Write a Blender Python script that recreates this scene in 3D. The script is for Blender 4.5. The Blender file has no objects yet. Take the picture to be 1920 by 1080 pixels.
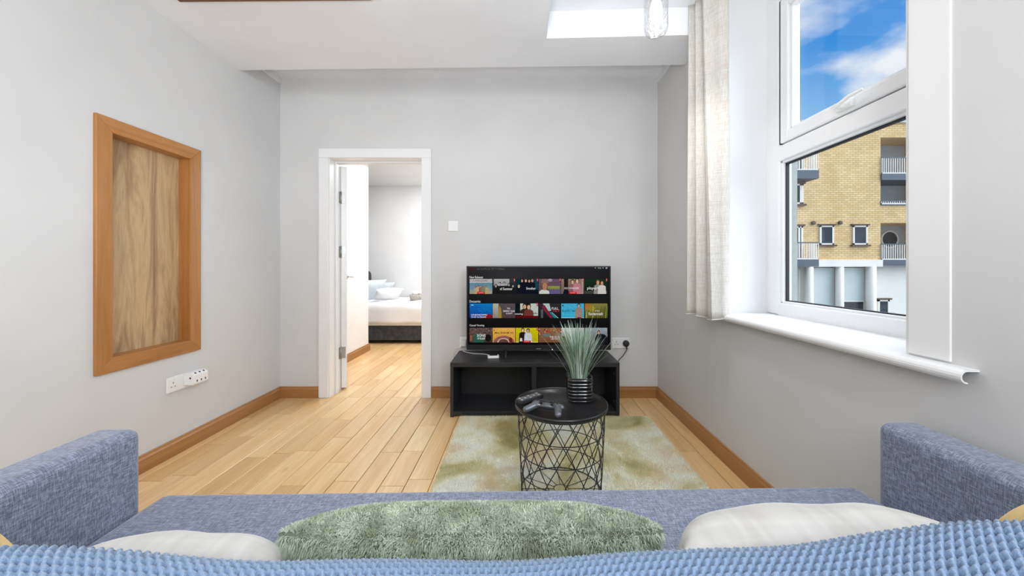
import bpy, bmesh, math, random
import numpy as np
from mathutils import Vector, Matrix

random.seed(7)
rng = np.random.default_rng(7)
C = bpy.context.scene.collection
PI = math.pi
sc = bpy.context.scene

# ------------------------------------------------------------------ camera, sky, lights, exposure
EYE = 1.086          # camera height above the floor
cam_d = bpy.data.cameras.new('camera')
cam_d.sensor_width = 36.0
cam_d.lens = 36.0 * 700 / 1920
cam_d.shift_x = -16 / 1920
cam_d.shift_y = -39 / 1920
cam_d.clip_start = 0.02
cam = bpy.data.objects.new('camera', cam_d)
cam.location = (0, 0, EYE)
cam.rotation_euler = (PI / 2, 0, 0)
C.objects.link(cam)
sc.camera = cam

sc.view_settings.view_transform = 'Standard'
sc.view_settings.look = 'None'
sc.view_settings.gamma = 1
sc.view_settings.use_curve_mapping = False
sc.view_settings.exposure = 0.13


def make_world():
    w = bpy.data.worlds.new('sky')
    sc.world = w
    w.use_nodes = True
    nt = w.node_tree
    nt.nodes.clear()
    N = nt.nodes.new
    L = nt.links.new
    out = N('ShaderNodeOutputWorld')
    bg = N('ShaderNodeBackground')
    tc = N('ShaderNodeTexCoord')
    sep = N('ShaderNodeSeparateXYZ')
    L(tc.outputs['Generated'], sep.inputs[0])
    # flat cloud layer: direction divided by height
    add = N('ShaderNodeMath'); add.operation = 'ADD'; add.inputs[1].default_value = 0.22
    ab = N('ShaderNodeMath'); ab.operation = 'MAXIMUM'; ab.inputs[1].default_value = 0.0
    L(sep.outputs['Z'], ab.inputs[0]); L(ab.outputs[0], add.inputs[0])
    dx = N('ShaderNodeMath'); dx.operation = 'DIVIDE'
    dy = N('ShaderNodeMath'); dy.operation = 'DIVIDE'
    L(sep.outputs['X'], dx.inputs[0]); L(add.outputs[0], dx.inputs[1])
    L(sep.outputs['Y'], dy.inputs[0]); L(add.outputs[0], dy.inputs[1])
    comb = N('ShaderNodeCombineXYZ')
    L(dx.outputs[0], comb.inputs[0]); L(dy.outputs[0], comb.inputs[1])
    comb.inputs[2].default_value = 9.2
    n1 = N('ShaderNodeTexNoise'); n1.inputs['Scale'].default_value = 1.9
    n1.inputs['Detail'].default_value = 7; n1.inputs['Roughness'].default_value = 0.52
    n1.inputs['Distortion'].default_value = 0.35
    L(comb.outputs[0], n1.inputs['Vector'])
    r1 = N('ShaderNodeValToRGB')
    r1.color_ramp.elements[0].position = 0.445; r1.color_ramp.elements[0].color = (0, 0, 0, 1)
    r1.color_ramp.elements[1].position = 0.60; r1.color_ramp.elements[1].color = (1, 1, 1, 1)
    L(n1.outputs['Fac'], r1.inputs[0])
    grad = N('ShaderNodeValToRGB')
    e = grad.color_ramp.elements
    e[0].position = 0.0; e[0].color = (0.50, 0.70, 0.93, 1)
    e[1].position = 0.80; e[1].color = (0.025, 0.17, 0.58, 1)
    m = e.new(0.27); m.color = (0.28, 0.56, 0.90, 1)
    m = e.new(0.42); m.color = (0.045, 0.30, 0.78, 1)
    L(sep.outputs['Z'], grad.inputs[0])
    mx = N('ShaderNodeMix'); mx.data_type = 'RGBA'
    L(r1.outputs[0], mx.inputs['Factor'])
    L(grad.outputs[0], mx.inputs['A'])
    mx.inputs['B'].default_value = (0.90, 0.94, 0.99, 1)
    L(mx.outputs['Result'], bg.inputs['Color'])
    bg.inputs['Strength'].default_value = 0.9
    L(bg.outputs[0], out.inputs[0])


make_world()


def light(name, kind, loc, energy, color=(1, 1, 1), **kw):
    d = bpy.data.lights.new(name, kind)
    d.energy = energy
    d.color = color
    target = kw.pop('target', None)
    for k, v in kw.items():
        setattr(d, k, v)
    o = bpy.data.objects.new(name, d)
    o.location = loc
    if target is not None:
        o.rotation_euler = (Vector(target) - Vector(loc)).to_track_quat('-Z', 'Y').to_euler()
    C.objects.link(o)
    return o


# hazy, very soft sun from the window side; it also grazes the facade across the street
light('sun', 'SUN', (10, -2.0, 7), 7.5, (0.84, 0.92, 1.0), angle=math.radians(85), target=(0, 0, 0))
# added cool fill standing in for an assumed, unseen window behind the viewpoint
light('right_fill_light', 'AREA', (1.12, -1.1, 1.55), 88, (0.86, 0.935, 1.0), shape='RECTANGLE', size=1.2, size_y=1.6,
      target=(-2.0, -0.2, 0.9))
# added fill lights without fittings: two behind the viewpoint, one in the bedroom
light('overhead_fill_light', 'AREA', (-0.2, -1.5, 2.40), 40, (0.97, 0.985, 1.0), shape='RECTANGLE', size=1.8, size_y=1.4,
      target=(0.0, 0.0, 0.6))  # added overhead fill for the room, no known lamp there
light('upward_fill_light', 'AREA', (-0.3, -1.2, 0.7), 29, (0.92, 0.96, 1.0), shape='DISK', size=0.7, target=(-0.4, 0.9, 2.49), spread=math.radians(120))  # added fill thrown upward to brighten the ceiling
light('bedroom_fill_light', 'AREA', (-0.9, 5.0, 2.42), 58, (0.97, 0.985, 1.0), shape='RECTANGLE', size=1.8, size_y=1.6,
      target=(-0.9, 5.2, 0))  # added fill that brightens the bedroom, no known lamp there

# ------------------------------------------------------------------ helpers


def P(x, y, d):
    """point of the room that lies at depth d on the line of sight of photo pixel (x, y)"""
    return Vector(((x - 976) / 700 * d, d, EYE - (y - 501) / 700 * d))


class MB:
    """collects shapes in world coordinates, then links them as ONE mesh object"""

    def __init__(self):
        self.v = []; self.f = []; self.mi = []; self.sm = []; self.col = []

    def add(self, verts, faces, mi=0, smooth=False):
        b = len(self.v)
        self.v.extend([tuple(p) for p in verts])
        for f in faces:
            self.f.append([b + i for i in f]); self.mi.append(mi); self.sm.append(smooth)
        return self

    def box(self, x0, x1, y0, y1, z0, z1, mi=0):
        vs = [(x, y, z) for z in (z0, z1) for y in (y0, y1) for x in (x0, x1)]
        fs = [(0, 2, 3, 1), (4, 5, 7, 6), (0, 1, 5, 4), (2, 6, 7, 3), (0, 4, 6, 2), (1, 3, 7, 5)]
        return self.add(vs, fs, mi)

    def obox(self, c, size, rot, mi=0):
        """box with centre, size and a rotation matrix"""
        vs = []
        for z in (-.5, .5):
            for y in (-.5, .5):
                for x in (-.5, .5):
                    vs.append(Vector(c) + rot @ Vector((x * size[0], y * size[1], z * size[2])))
        fs = [(0, 2, 3, 1), (4, 5, 7, 6), (0, 1, 5, 4), (2, 6, 7, 3), (0, 4, 6, 2), (1, 3, 7, 5)]
        return self.add(vs, fs, mi)

    def prism(self, poly, axis, a, b, mi=0, smooth=False):
        """extrude a 2D polygon along axis x/y/z from a to b; poly is given in the two other axes in order"""
        n = len(poly)

        def pt(p, t):
            if axis == 'x': return (t, p[0], p[1])
            if axis == 'y': return (p[0], t, p[1])
            return (p[0], p[1], t)
        vs = [pt(p, a) for p in poly] + [pt(p, b) for p in poly]
        bb = len(self.v)
        self.v.extend(vs)
        for f, s in [(list(range(n)), False), (list(range(2 * n - 1, n - 1, -1)), False)] + \
                [([i, i + n, (i + 1) % n + n, (i + 1) % n], smooth) for i in range(n)]:
            self.f.append([bb + i for i in f]); self.mi.append(mi); self.sm.append(s)
        return self

    def tube(self, path, r, n=8, mi=0, closed=False, caps=True):
        path = [Vector(p) for p in path]
        m = len(path)
        vs = []
        prev = None
        for i, p in enumerate(path):
            if closed:
                t = path[(i + 1) % m] - path[i - 1]
            else:
                t = path[min(i + 1, m - 1)] - path[max(i - 1, 0)]
            t.normalize()
            if prev is None:
                u = t.orthogonal().normalized()
            else:
                u = prev - t * prev.dot(t)
                if u.length < 1e-6: u = t.orthogonal()
                u.normalize()
            prev = u
            w = t.cross(u)
            rr = r[i] if isinstance(r, (list, tuple)) else r
            for k in range(n):
                a = 2 * PI * k / n
                vs.append(p + (u * math.cos(a) + w * math.sin(a)) * rr)
        fs = []
        for i in range(m if closed else m - 1):
            j = (i + 1) % m
            for k in range(n):
                fs.append((i * n + k, i * n + (k + 1) % n, j * n + (k + 1) % n, j * n + k))
        if caps and not closed:
            fs.append(tuple(range(n - 1, -1, -1)))
            fs.append(tuple((m - 1) * n + k for k in range(n)))
        return self.add(vs, fs, mi, True)

    def lathe(self, prof, c, n=32, mi=0, axis='z', power=None):
        """profile [(r, h)] about a vertical axis through c; power >2 gives a rounded square section"""
        vs = []
        for r, h in prof:
            for k in range(n):
                a = 2 * PI * (k + .5) / n
                ca, sa = math.cos(a), math.sin(a)
                q = 1.0
                if power:
                    q = (abs(ca) ** power + abs(sa) ** power) ** (-1 / power)
                x, y, z = r * q * ca, r * q * sa, h
                if axis == 'z': vs.append((c[0] + x, c[1] + y, c[2] + z))
                elif axis == 'x': vs.append((c[0] + z, c[1] + x, c[2] + y))
                else: vs.append((c[0] + x, c[1] + z, c[2] - y))
        fs = []
        for i in range(len(prof) - 1):
            for k in range(n):
                fs.append((i * n + k, i * n + (k + 1) % n, (i + 1) * n + (k + 1) % n, (i + 1) * n + k))
        self.add(vs, fs, mi, True)
        b = len(self.v) - len(vs)
        for ring, rev in ((0, True), (len(prof) - 1, False)):
            if prof[ring][0] > 1e-5:
                idx = [b + ring * n + k for k in range(n)]
                if rev: idx.reverse()
                self.f.append(idx); self.mi.append(mi); self.sm.append(False)
        return self

    def ellipsoid(self, c, r, n=16, m=10, mi=0, rot=None):
        vs = []
        for i in range(m + 1):
            th = PI * i / m
            for k in range(n):
                a = 2 * PI * k / n
                p = Vector((r[0] * math.sin(th) * math.cos(a), r[1] * math.sin(th) * math.sin(a), r[2] * math.cos(th)))
                if rot is not None: p = rot @ p
                vs.append(Vector(c) + p)
        fs = []
        for i in range(m):
            for k in range(n):
                fs.append((i * n + k, (i + 1) * n + k, (i + 1) * n + (k + 1) % n, i * n + (k + 1) % n))
        return self.add(vs, fs, mi, True)

    def build(self, name, mats, parent=None, bevel=0, seg=2, smooth=None, kind=None, origin=None):
        me = bpy.data.meshes.new(name)
        base = base_of(parent)
        vs = np.array(self.v, dtype=float)
        if parent is None:
            o3 = Vector(origin) if origin is not None else Vector(((vs[:, 0].min() + vs[:, 0].max()) / 2,
                                                                  (vs[:, 1].min() + vs[:, 1].max()) / 2, vs[:, 2].min()))
            loc = o3
        else:
            o3 = base; loc = Vector((0, 0, 0))
        vs = vs - np.array(o3)
        me.from_pydata(vs.tolist(), [], self.f)
        if not isinstance(mats, (list, tuple)): mats = [mats]
        for m in mats: me.materials.append(m)
        if len(mats) > 1:
            me.polygons.foreach_set('material_index', self.mi)
        sm = self.sm if smooth is None else [smooth] * len(self.f)
        me.polygons.foreach_set('use_smooth', sm)
        me.validate()
        bm = bmesh.new(); bm.from_mesh(me)
        bmesh.ops.remove_doubles(bm, verts=bm.verts, dist=1e-6)
        bmesh.ops.recalc_face_normals(bm, faces=bm.faces)
        bm.to_mesh(me); bm.free()
        o = bpy.data.objects.new(name, me)
        o.location = loc
        o.parent = parent
        C.objects.link(o)
        if bevel:
            mod = o.modifiers.new('bevel', 'BEVEL')
            mod.width = bevel; mod.segments = seg; mod.limit_method = 'ANGLE'; mod.angle_limit = math.radians(40)
            if seg > 2:
                me.polygons.foreach_set('use_smooth', [True] * len(me.polygons))
                mod.harden_normals = True
        if kind: o['kind'] = kind
        return o


def base_of(o):
    p = Vector((0, 0, 0))
    while o is not None:
        p += o.location
        o = o.parent
    return p


def tag(o, label=None, cat=None, group=None, kind=None):
    if label: o['label'] = label
    if cat: o['category'] = cat
    if group: o['group'] = group
    if kind: o['kind'] = kind
    return o


def empty(name, loc):
    o = bpy.data.objects.new(name, None)
    o.location = loc
    o.empty_display_size = 0.05
    C.objects.link(o)
    return o


def raw_mesh(name, v, f, mat, parent=None, smooth=False, kind=None):
    """fast path for big meshes: v (n,3) array in world coordinates, f (m,3|4) array"""
    me = bpy.data.meshes.new(name)
    base = np.array(base_of(parent))
    v = v - base
    k = f.shape[1]
    me.vertices.add(len(v)); me.vertices.foreach_set('co', v.astype(np.float32).ravel())
    me.loops.add(f.size); me.loops.foreach_set('vertex_index', f.astype(np.int32).ravel())
    me.polygons.add(len(f)); me.polygons.foreach_set('loop_start', np.arange(0, f.size, k, dtype=np.int32))
    me.polygons.foreach_set('use_smooth', np.full(len(f), smooth))
    me.update(calc_edges=True)
    me.materials.append(mat)
    o = bpy.data.objects.new(name, me)
    o.parent = parent
    C.objects.link(o)
    if kind: o['kind'] = kind
    return o


# ------------------------------------------------------------------ materials
def newmat(name):
    m = bpy.data.materials.new(name)
    m.use_nodes = True
    nt = m.node_tree
    b = nt.nodes['Principled BSDF']
    return m, nt, b


def setp(b, col=None, rough=None, metal=None, spec=None):
    if col is not None: b.inputs['Base Color'].default_value = (*col, 1)
    if rough is not None: b.inputs['Roughness'].default_value = rough
    if metal is not None: b.inputs['Metallic'].default_value = metal
    if spec is not None: b.inputs['Specular IOR Level'].default_value = spec


def coords(nt, scale=(1, 1, 1), rnd=False, world=False):
    tc = nt.nodes.new('ShaderNodeTexCoord')
    mp = nt.nodes.new('ShaderNodeMapping')
    mp.inputs['Scale'].default_value = scale
    src = tc.outputs['Object']
    if world:
        g = nt.nodes.new('ShaderNodeNewGeometry'); src = g.outputs['Position']
    if rnd:
        oi = nt.nodes.new('ShaderNodeObjectInfo')
        mul = nt.nodes.new('ShaderNodeVectorMath'); mul.operation = 'SCALE'
        mul.inputs['Scale'].default_value = 37.0
        cb = nt.nodes.new('ShaderNodeCombineXYZ')
        for i in range(3): nt.links.new(oi.outputs['Random'], cb.inputs[i])
        nt.links.new(cb.outputs[0], mul.inputs[0])
        ad = nt.nodes.new('ShaderNodeVectorMath'); ad.operation = 'ADD'
        nt.links.new(src, ad.inputs[0]); nt.links.new(mul.outputs[0], ad.inputs[1])
        src = ad.outputs[0]
    nt.links.new(src, mp.inputs['Vector'])
    return mp.outputs[0]


def noise(nt, vec, scale, detail=3, rough=0.5, dist=0):
    n = nt.nodes.new('ShaderNodeTexNoise')
    n.inputs['Scale'].default_value = scale
    n.inputs['Detail'].default_value = detail
    n.inputs['Roughness'].default_value = rough
    n.inputs['Distortion'].default_value = dist
    nt.links.new(vec, n.inputs['Vector'])
    return n.outputs['Fac']


def ramp(nt, fac, stops):
    r = nt.nodes.new('ShaderNodeValToRGB')
    e = r.color_ramp.elements
    e[0].position, e[0].color = stops[0][0], (*stops[0][1], 1)
    e[1].position, e[1].color = stops[-1][0], (*stops[-1][1], 1)
    for p, c in stops[1:-1]:
        k = e.new(p); k.color = (*c, 1)
    nt.links.new(fac, r.inputs[0])
    return r.outputs[0]


def mixc(nt, fac, a, b, mode='MIX'):
    m = nt.nodes.new('ShaderNodeMix'); m.data_type = 'RGBA'; m.blend_type = mode
    for inp, val in (('Factor', fac), ('A', a), ('B', b)):
        if isinstance(val, (int, float)): m.inputs[inp].default_value = val
        elif isinstance(val, tuple): m.inputs[inp].default_value = (*val, 1)
        else: nt.links.new(val, m.inputs[inp])
    return m.outputs['Result']


def bump(nt, b, fac, strength, dist=0.002):
    bp = nt.nodes.new('ShaderNodeBump')
    bp.inputs['Strength'].default_value = strength
    bp.inputs['Distance'].default_value = dist
    nt.links.new(fac, bp.inputs['Height'])
    nt.links.new(bp.outputs[0], b.inputs['Normal'])


def plain(name, col, rough=0.5, metal=0, spec=None, vary=0.06, scale=30, bmp=0.0):
    m, nt, b = newmat(name)
    setp(b, col, rough, metal, spec)
    v = coords(nt)
    n = noise(nt, v, scale, 3)
    lo = tuple(max(0, c * (1 - vary)) for c in col); hi = tuple(min(1, c * (1 + vary)) for c in col)
    nt.links.new(ramp(nt, n, [(0.3, lo), (0.7, hi)]), b.inputs['Base Color'])
    if bmp: bump(nt, b, n, bmp)
    return m


def paint(name, col, rough=0.6):
    m, nt, b = newmat(name)
    setp(b, col, rough, spec=0.25)
    v = coords(nt, world=True)
    big = noise(nt, v, 1.6, 4, 0.6)
    lo = tuple(c * 0.965 for c in col); hi = tuple(min(1, c * 1.02) for c in col)
    nt.links.new(ramp(nt, big, [(0.35, lo), (0.62, hi)]), b.inputs['Base Color'])
    bump(nt, b, noise(nt, v, 260, 2), 0.04, 0.001)
    return m


def wood(name, stops, axis=1, ring=9.0, rough=0.4, rnd=True, vary=0.25, knots=True, stretch=0.06, coat=0.0, tint=None):
    m, nt, b = newmat(name)
    setp(b, rough=rough)
    s = [1.0, 1.0, 1.0]; s[axis] = stretch
    v = coords(nt, tuple(s), rnd=rnd)
    grain = noise(nt, v, ring, 6, 0.62, 1.2)
    fine = noise(nt, v, ring * 14, 3, 0.6, 0.2)
    c = ramp(nt, grain, stops)
    dark = ramp(nt, fine, [(0.3, (0.80, 0.76, 0.70)), (0.62, (1, 1, 1))])
    c = mixc(nt, 0.55, c, dark, 'MULTIPLY')
    if knots:
        s2 = [1.0, 1.0, 1.0]; s2[axis] = 0.45
        v2 = coords(nt, tuple(s2), rnd=rnd)
        vo = nt.nodes.new('ShaderNodeTexVoronoi'); vo.inputs['Scale'].default_value = 4.2
        wob = noise(nt, v2, 16, 3)
        nt.links.new(v2, vo.inputs['Vector'])
        ad = nt.nodes.new('ShaderNodeMath'); ad.operation = 'ADD'
        sb = nt.nodes.new('ShaderNodeMath'); sb.operation = 'MULTIPLY'; sb.inputs[1].default_value = 0.14
        nt.links.new(wob, sb.inputs[0]); nt.links.new(vo.outputs['Distance'], ad.inputs[0]); nt.links.new(sb.outputs[0], ad.inputs[1])
        k = ramp(nt, ad.outputs[0], [(0.085, (0.16, 0.09, 0.05)), (0.125, (0.75, 0.62, 0.5)), (0.17, (1, 1, 1))])
        c = mixc(nt, 0.8, c, k, 'MULTIPLY')
    if rnd:
        oi = nt.nodes.new('ShaderNodeObjectInfo')
        t = ramp(nt, oi.outputs['Random'], tint or [(0.0, (0.88, 0.80, 0.70)), (0.3, (1.0, 0.96, 0.93)), (0.75, (1.08, 1.08, 1.08)), (1.0, (1.0, 0.90, 0.80))])
        c = mixc(nt, vary * 4 if vary * 4 < 1 else 1.0, c, t, 'MULTIPLY')
    nt.links.new(c, b.inputs['Base Color'])
    bump(nt, b, fine, 0.08, 0.001)
    if coat:
        b.inputs['Coat Weight'].default_value = coat; b.inputs['Coat Roughness'].default_value = 0.18
    return m


def fabric(name, c1, c2, c3, pitch=420, sheen=0.3, rough=0.85, spec=0.2):
    """woven cloth: slubby threads along two directions"""
    m, nt, b = newmat(name)
    setp(b, rough=rough, spec=spec)
    va = coords(nt, (1.0, 0.10, 1.0))
    vb = coords(nt, (0.10, 1.0, 0.10))
    a = noise(nt, va, pitch, 2, 0.6)
    bb = noise(nt, vb, pitch, 2, 0.6)
    big = noise(nt, coords(nt), 5, 3)
    ca = ramp(nt, a, [(0.36, c1), (0.5, c2), (0.68, c3)])
    cb = ramp(nt, bb, [(0.36, c1), (0.5, c2), (0.68, c3)])
    c = mixc(nt, 0.5, ca, cb)
    c = mixc(nt, 0.35, c, ramp(nt, big, [(0.3, (0.85, 0.85, 0.85)), (0.7, (1.1, 1.1, 1.1))]), 'MULTIPLY')
    nt.links.new(c, b.inputs['Base Color'])
    b.inputs['Sheen Weight'].default_value = sheen
    b.inputs['Sheen Roughness'].default_value = 0.4
    mth = nt.nodes.new('ShaderNodeMath'); mth.operation = 'ADD'
    nt.links.new(a, mth.inputs[0]); nt.links.new(bb, mth.inputs[1])
    bump(nt, b, mth.outputs[0], 0.5, 0.0012)
    return m


def glassy(name, tint=(1, 1, 1), gloss=0.08, rough=0.02, wavy=0):
    m = bpy.data.materials.new(name); m.use_nodes = True
    nt = m.node_tree; nt.nodes.clear()
    out = nt.nodes.new('ShaderNodeOutputMaterial')
    tr = nt.nodes.new('ShaderNodeBsdfTransparent'); tr.inputs[0].default_value = (*tint, 1)
    gl = nt.nodes.new('ShaderNodeBsdfGlossy'); gl.inputs['Roughness'].default_value = rough
    lw = nt.nodes.new('ShaderNodeLayerWeight'); lw.inputs['Blend'].default_value = 0.25
    mr = nt.nodes.new('ShaderNodeMath'); mr.operation = 'MULTIPLY_ADD'
    mr.inputs[1].default_value = 0.7 if wavy else 0.09; mr.inputs[2].default_value = gloss
    nt.links.new(lw.outputs['Facing'], mr.inputs[0])
    mx = nt.nodes.new('ShaderNodeMixShader')
    nt.links.new(mr.outputs[0], mx.inputs[0]); nt.links.new(tr.outputs[0], mx.inputs[1]); nt.links.new(gl.outputs[0], mx.inputs[2])
    if wavy:
        n = noise(nt, coords(nt), wavy, 2)
        bp = nt.nodes.new('ShaderNodeBump'); bp.inputs['Strength'].default_value = 0.8; bp.inputs['Distance'].default_value = 0.01
        nt.links.new(n, bp.inputs['Height'])
        nt.links.new(bp.outputs[0], gl.inputs['Normal']); nt.links.new(bp.outputs[0], lw.inputs['Normal'])
    nt.links.new(mx.outputs[0], out.inputs[0])
    return m


def emit(name, col, strength):
    m = bpy.data.materials.new(name); m.use_nodes = True
    nt = m.node_tree; nt.nodes.clear()
    out = nt.nodes.new('ShaderNodeOutputMaterial')
    e = nt.nodes.new('ShaderNodeEmission'); e.inputs[0].default_value = (*col, 1); e.inputs[1].default_value = strength
    nt.links.new(e.outputs[0], out.inputs[0])
    return m


M = {}
M['wall'] = paint('wall_paint', (0.665, 0.662, 0.658))
M['white'] = paint('white_paint', (0.83, 0.83, 0.83), 0.5)
M['ceil'] = paint('ceiling_paint', (0.85, 0.865, 0.895), 0.7)
M['gloss_white'] = plain('white_gloss_paint', (0.84, 0.84, 0.845), 0.3, vary=0.01)
M['upvc'] = plain('white_window_plastic', (0.86, 0.865, 0.875), 0.25, vary=0.01)
M['gasket'] = plain('black_rubber', (0.015, 0.015, 0.017), 0.6)
M['render_grey'] = plain('grey_outer_render', (0.34, 0.35, 0.32), 0.9, scale=60)
M['plank'] = wood('oak_floor', [(0.25, (0.66, 0.40, 0.165)), (0.5, (0.80, 0.54, 0.265)), (0.75, (0.88, 0.665, 0.37))], 1, 7, 0.30, True, 0.2, True, coat=0.25)
M['subfloor'] = plain('floor_joint', (0.10, 0.055, 0.025), 0.8)
M['skirt'] = wood('oak_skirting', [(0.25, (0.27, 0.115, 0.035)), (0.5, (0.40, 0.185, 0.06)), (0.75, (0.48, 0.24, 0.085))], 1, 12, 0.4, False, 0, False, coat=0.2)
M['skirt_x'] = wood('oak_skirting_cross', [(0.25, (0.27, 0.115, 0.035)), (0.5, (0.40, 0.185, 0.06)), (0.75, (0.48, 0.24, 0.085))], 0, 12, 0.4, False, 0, False, coat=0.2)
TI = [(0.0, (0.9, 0.9, 0.88)), (1.0, (1.05, 1.04, 1.02))]
M['frame_v'] = wood('honey_oak_upright', [(0.25, (0.36, 0.14, 0.032)), (0.5, (0.46, 0.20, 0.055)), (0.8, (0.54, 0.26, 0.08))], 2, 10, 0.4, True, 0.2, False, coat=0.15, tint=TI)
M['frame_h'] = wood('honey_oak_rail', [(0.25, (0.36, 0.14, 0.032)), (0.5, (0.46, 0.20, 0.055)), (0.8, (0.54, 0.26, 0.08))], 1, 10, 0.4, True, 0.2, False, coat=0.15, tint=TI)
M['rustic'] = wood('rustic_oak_board', [(0.27, (0.17, 0.095, 0.05)), (0.40, (0.37, 0.23, 0.12)), (0.52, (0.56, 0.385, 0.21)), (0.62, (0.45, 0.30, 0.16)), (0.75, (0.26, 0.17, 0.10))], 2, 9, 0.55, True, 0.2, True, stretch=0.12, tint=TI)
M['dark_wood'] = wood('dark_brown_beam', [(0.25, (0.10, 0.035, 0.015)), (0.75, (0.22, 0.085, 0.04))], 0, 10, 0.5, False, 0, False)
M['black_lam'] = plain('black_laminate', (0.018, 0.018, 0.020), 0.42, vary=0.15, scale=90)
M['black_metal'] = plain('black_powder_coat', (0.012, 0.012, 0.013), 0.32, spec=0.5)
M['black_plastic'] = plain('black_plastic', (0.012, 0.012, 0.014), 0.3)
M['black_matte'] = plain('black_matte_plastic', (0.02, 0.02, 0.022), 0.55)
M['grey_pad'] = plain('gunmetal_plastic', (0.15, 0.155, 0.17), 0.30, metal=0.5)
M['chrome'] = plain('brushed_chrome', (0.62, 0.62, 0.62), 0.25, metal=1.0)
M['hinge'] = plain('dull_steel', (0.42, 0.42, 0.41), 0.4, metal=0.9)
M['white_plastic'] = plain('white_socket_plastic', (0.84, 0.84, 0.83), 0.35, vary=0.01)
M['hole'] = plain('socket_slot', (0.03, 0.03, 0.03), 0.7)
M['sofa'] = fabric('blue_grey_weave', (0.07, 0.083, 0.122), (0.16, 0.185, 0.262), (0.42, 0.48, 0.62), 620, 0.35, 0.55, 0.55)
M['velvet'] = fabric('ivory_velvet', (0.46, 0.44, 0.41), (0.555, 0.54, 0.515), (0.64, 0.625, 0.60), 36, 0.3)
M['mustard'] = plain('mustard_velvet', (0.86, 0.62, 0.27), 0.7, vary=0.2, scale=25)
M['screen'] = plain('screen_glass', (0.004, 0.004, 0.005), 0.3, spec=0.10, vary=0.1)
M['pot'] = plain('black_glazed_ceramic', (0.010, 0.010, 0.011), 0.12, spec=0.7)
M['soil'] = plain('dark_moss', (0.03, 0.035, 0.02), 0.9, scale=120)
M['glass'] = glassy('window_glass', (0.985, 0.99, 0.99), 0.012)
M['jar'] = glassy('lamp_jar_glass', (0.97, 0.97, 0.97), 0.06, 0.05, wavy=55)
M['bulb'] = emit('lit_bulb', (1.0, 0.98, 0.95), 5)
M['bedbase'] = fabric('charcoal_upholstery', (0.03, 0.032, 0.036), (0.055, 0.058, 0.064), (0.09, 0.092, 0.10), 200, 0.1)
M['linen'] = plain('white_bed_linen', (0.82, 0.82, 0.83), 0.8, vary=0.02, scale=14, bmp=0.3)
M['bluelinen'] = plain('pale_blue_linen', (0.60, 0.65, 0.70), 0.8, vary=0.05, scale=14, bmp=0.3)
M['wicker'] = plain('grey_wicker', (0.42, 0.38, 0.34), 0.8, vary=0.6, scale=110, bmp=0.5)


def grass_mat():
    m, nt, b = newmat('grey_green_blade')
    setp(b, rough=0.5)
    oi = nt.nodes.new('ShaderNodeObjectInfo')
    c = ramp(nt, oi.outputs['Random'], [(0.0, (0.12, 0.19, 0.13)), (0.4, (0.30, 0.42, 0.32)), (0.75, (0.50, 0.62, 0.52)), (1.0, (0.68, 0.74, 0.65))])
    n = noise(nt, coords(nt, (1, 1, 0.1)), 40, 2)
    c = mixc(nt, 0.4, c, ramp(nt, n, [(0.3, (0.6, 0.6, 0.55)), (0.7, (1.1, 1.1, 1.0))]), 'MULTIPLY')
    nt.links.new(c, b.inputs['Base Color'])
    return m


def rug_mat():
    m, nt, b = newmat('mottled_rug_pile')
    setp(b, rough=0.9, spec=0.1)
    v = coords(nt, world=True)
    n1 = noise(nt, v, 2.3, 3, 0.55, 0.6)
    n2 = noise(nt, v, 3.7, 2, 0.5, 0.3)
    n3 = noise(nt, v, 260, 2)
    a = ramp(nt, n1, [(0.30, (0.50, 0.45, 0.20)), (0.42, (0.80, 0.76, 0.48)), (0.52, (0.95, 0.94, 0.80)), (0.66, (0.96, 0.97, 0.93))])
    c = mixc(nt, ramp(nt, n2, [(0.50, (0, 0, 0)), (0.72, (0.55, 0.55, 0.55))]), a, (0.80, 0.58, 0.26))
    c = mixc(nt, 0.45, c, ramp(nt, n3, [(0.3, (0.65, 0.65, 0.62)), (0.7, (1.12, 1.12, 1.1))]), 'MULTIPLY')
    nt.links.new(c, b.inputs['Base Color'])
    return m


def fur_mat():
    m, nt, b = newmat('sage_green_fur')
    setp(b, rough=0.7, spec=0.2)
    v = coords(nt)
    n = noise(nt, v, 38, 3)
    n3 = noise(nt, v, 500, 2)
    c = ramp(nt, n, [(0.3, (0.24, 0.28, 0.185)), (0.5, (0.38, 0.45, 0.34)), (0.72, (0.52, 0.60, 0.48))])
    c = mixc(nt, 0.5, c, ramp(nt, n3, [(0.3, (0.6, 0.6, 0.55)), (0.7, (1.25, 1.25, 1.2))]), 'MULTIPLY')
    nt.links.new(c, b.inputs['Base Color'])
    b.inputs['Sheen Weight'].default_value = 0.4
    return m


def knit_mat():
    m, nt, b = newmat('blue_knit_yarn')
    setp(b, rough=0.85, spec=0.15)
    v = coords(nt)
    n = noise(nt, v, 900, 2)
    g = noise(nt, v, 7, 3)
    c = ramp(nt, n, [(0.3, (0.12, 0.195, 0.32)), (0.7, (0.23, 0.325, 0.47))])
    c = mixc(nt, 0.3, c, ramp(nt, g, [(0.3, (0.85, 0.85, 0.85)), (0.7, (1.1, 1.1, 1.1))]), 'MULTIPLY')
    nt.links.new(c, b.inputs['Base Color'])
    b.inputs['Sheen Weight'].default_value = 0.35
    bump(nt, b, n, 0.3, 0.0008)
    return m


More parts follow.
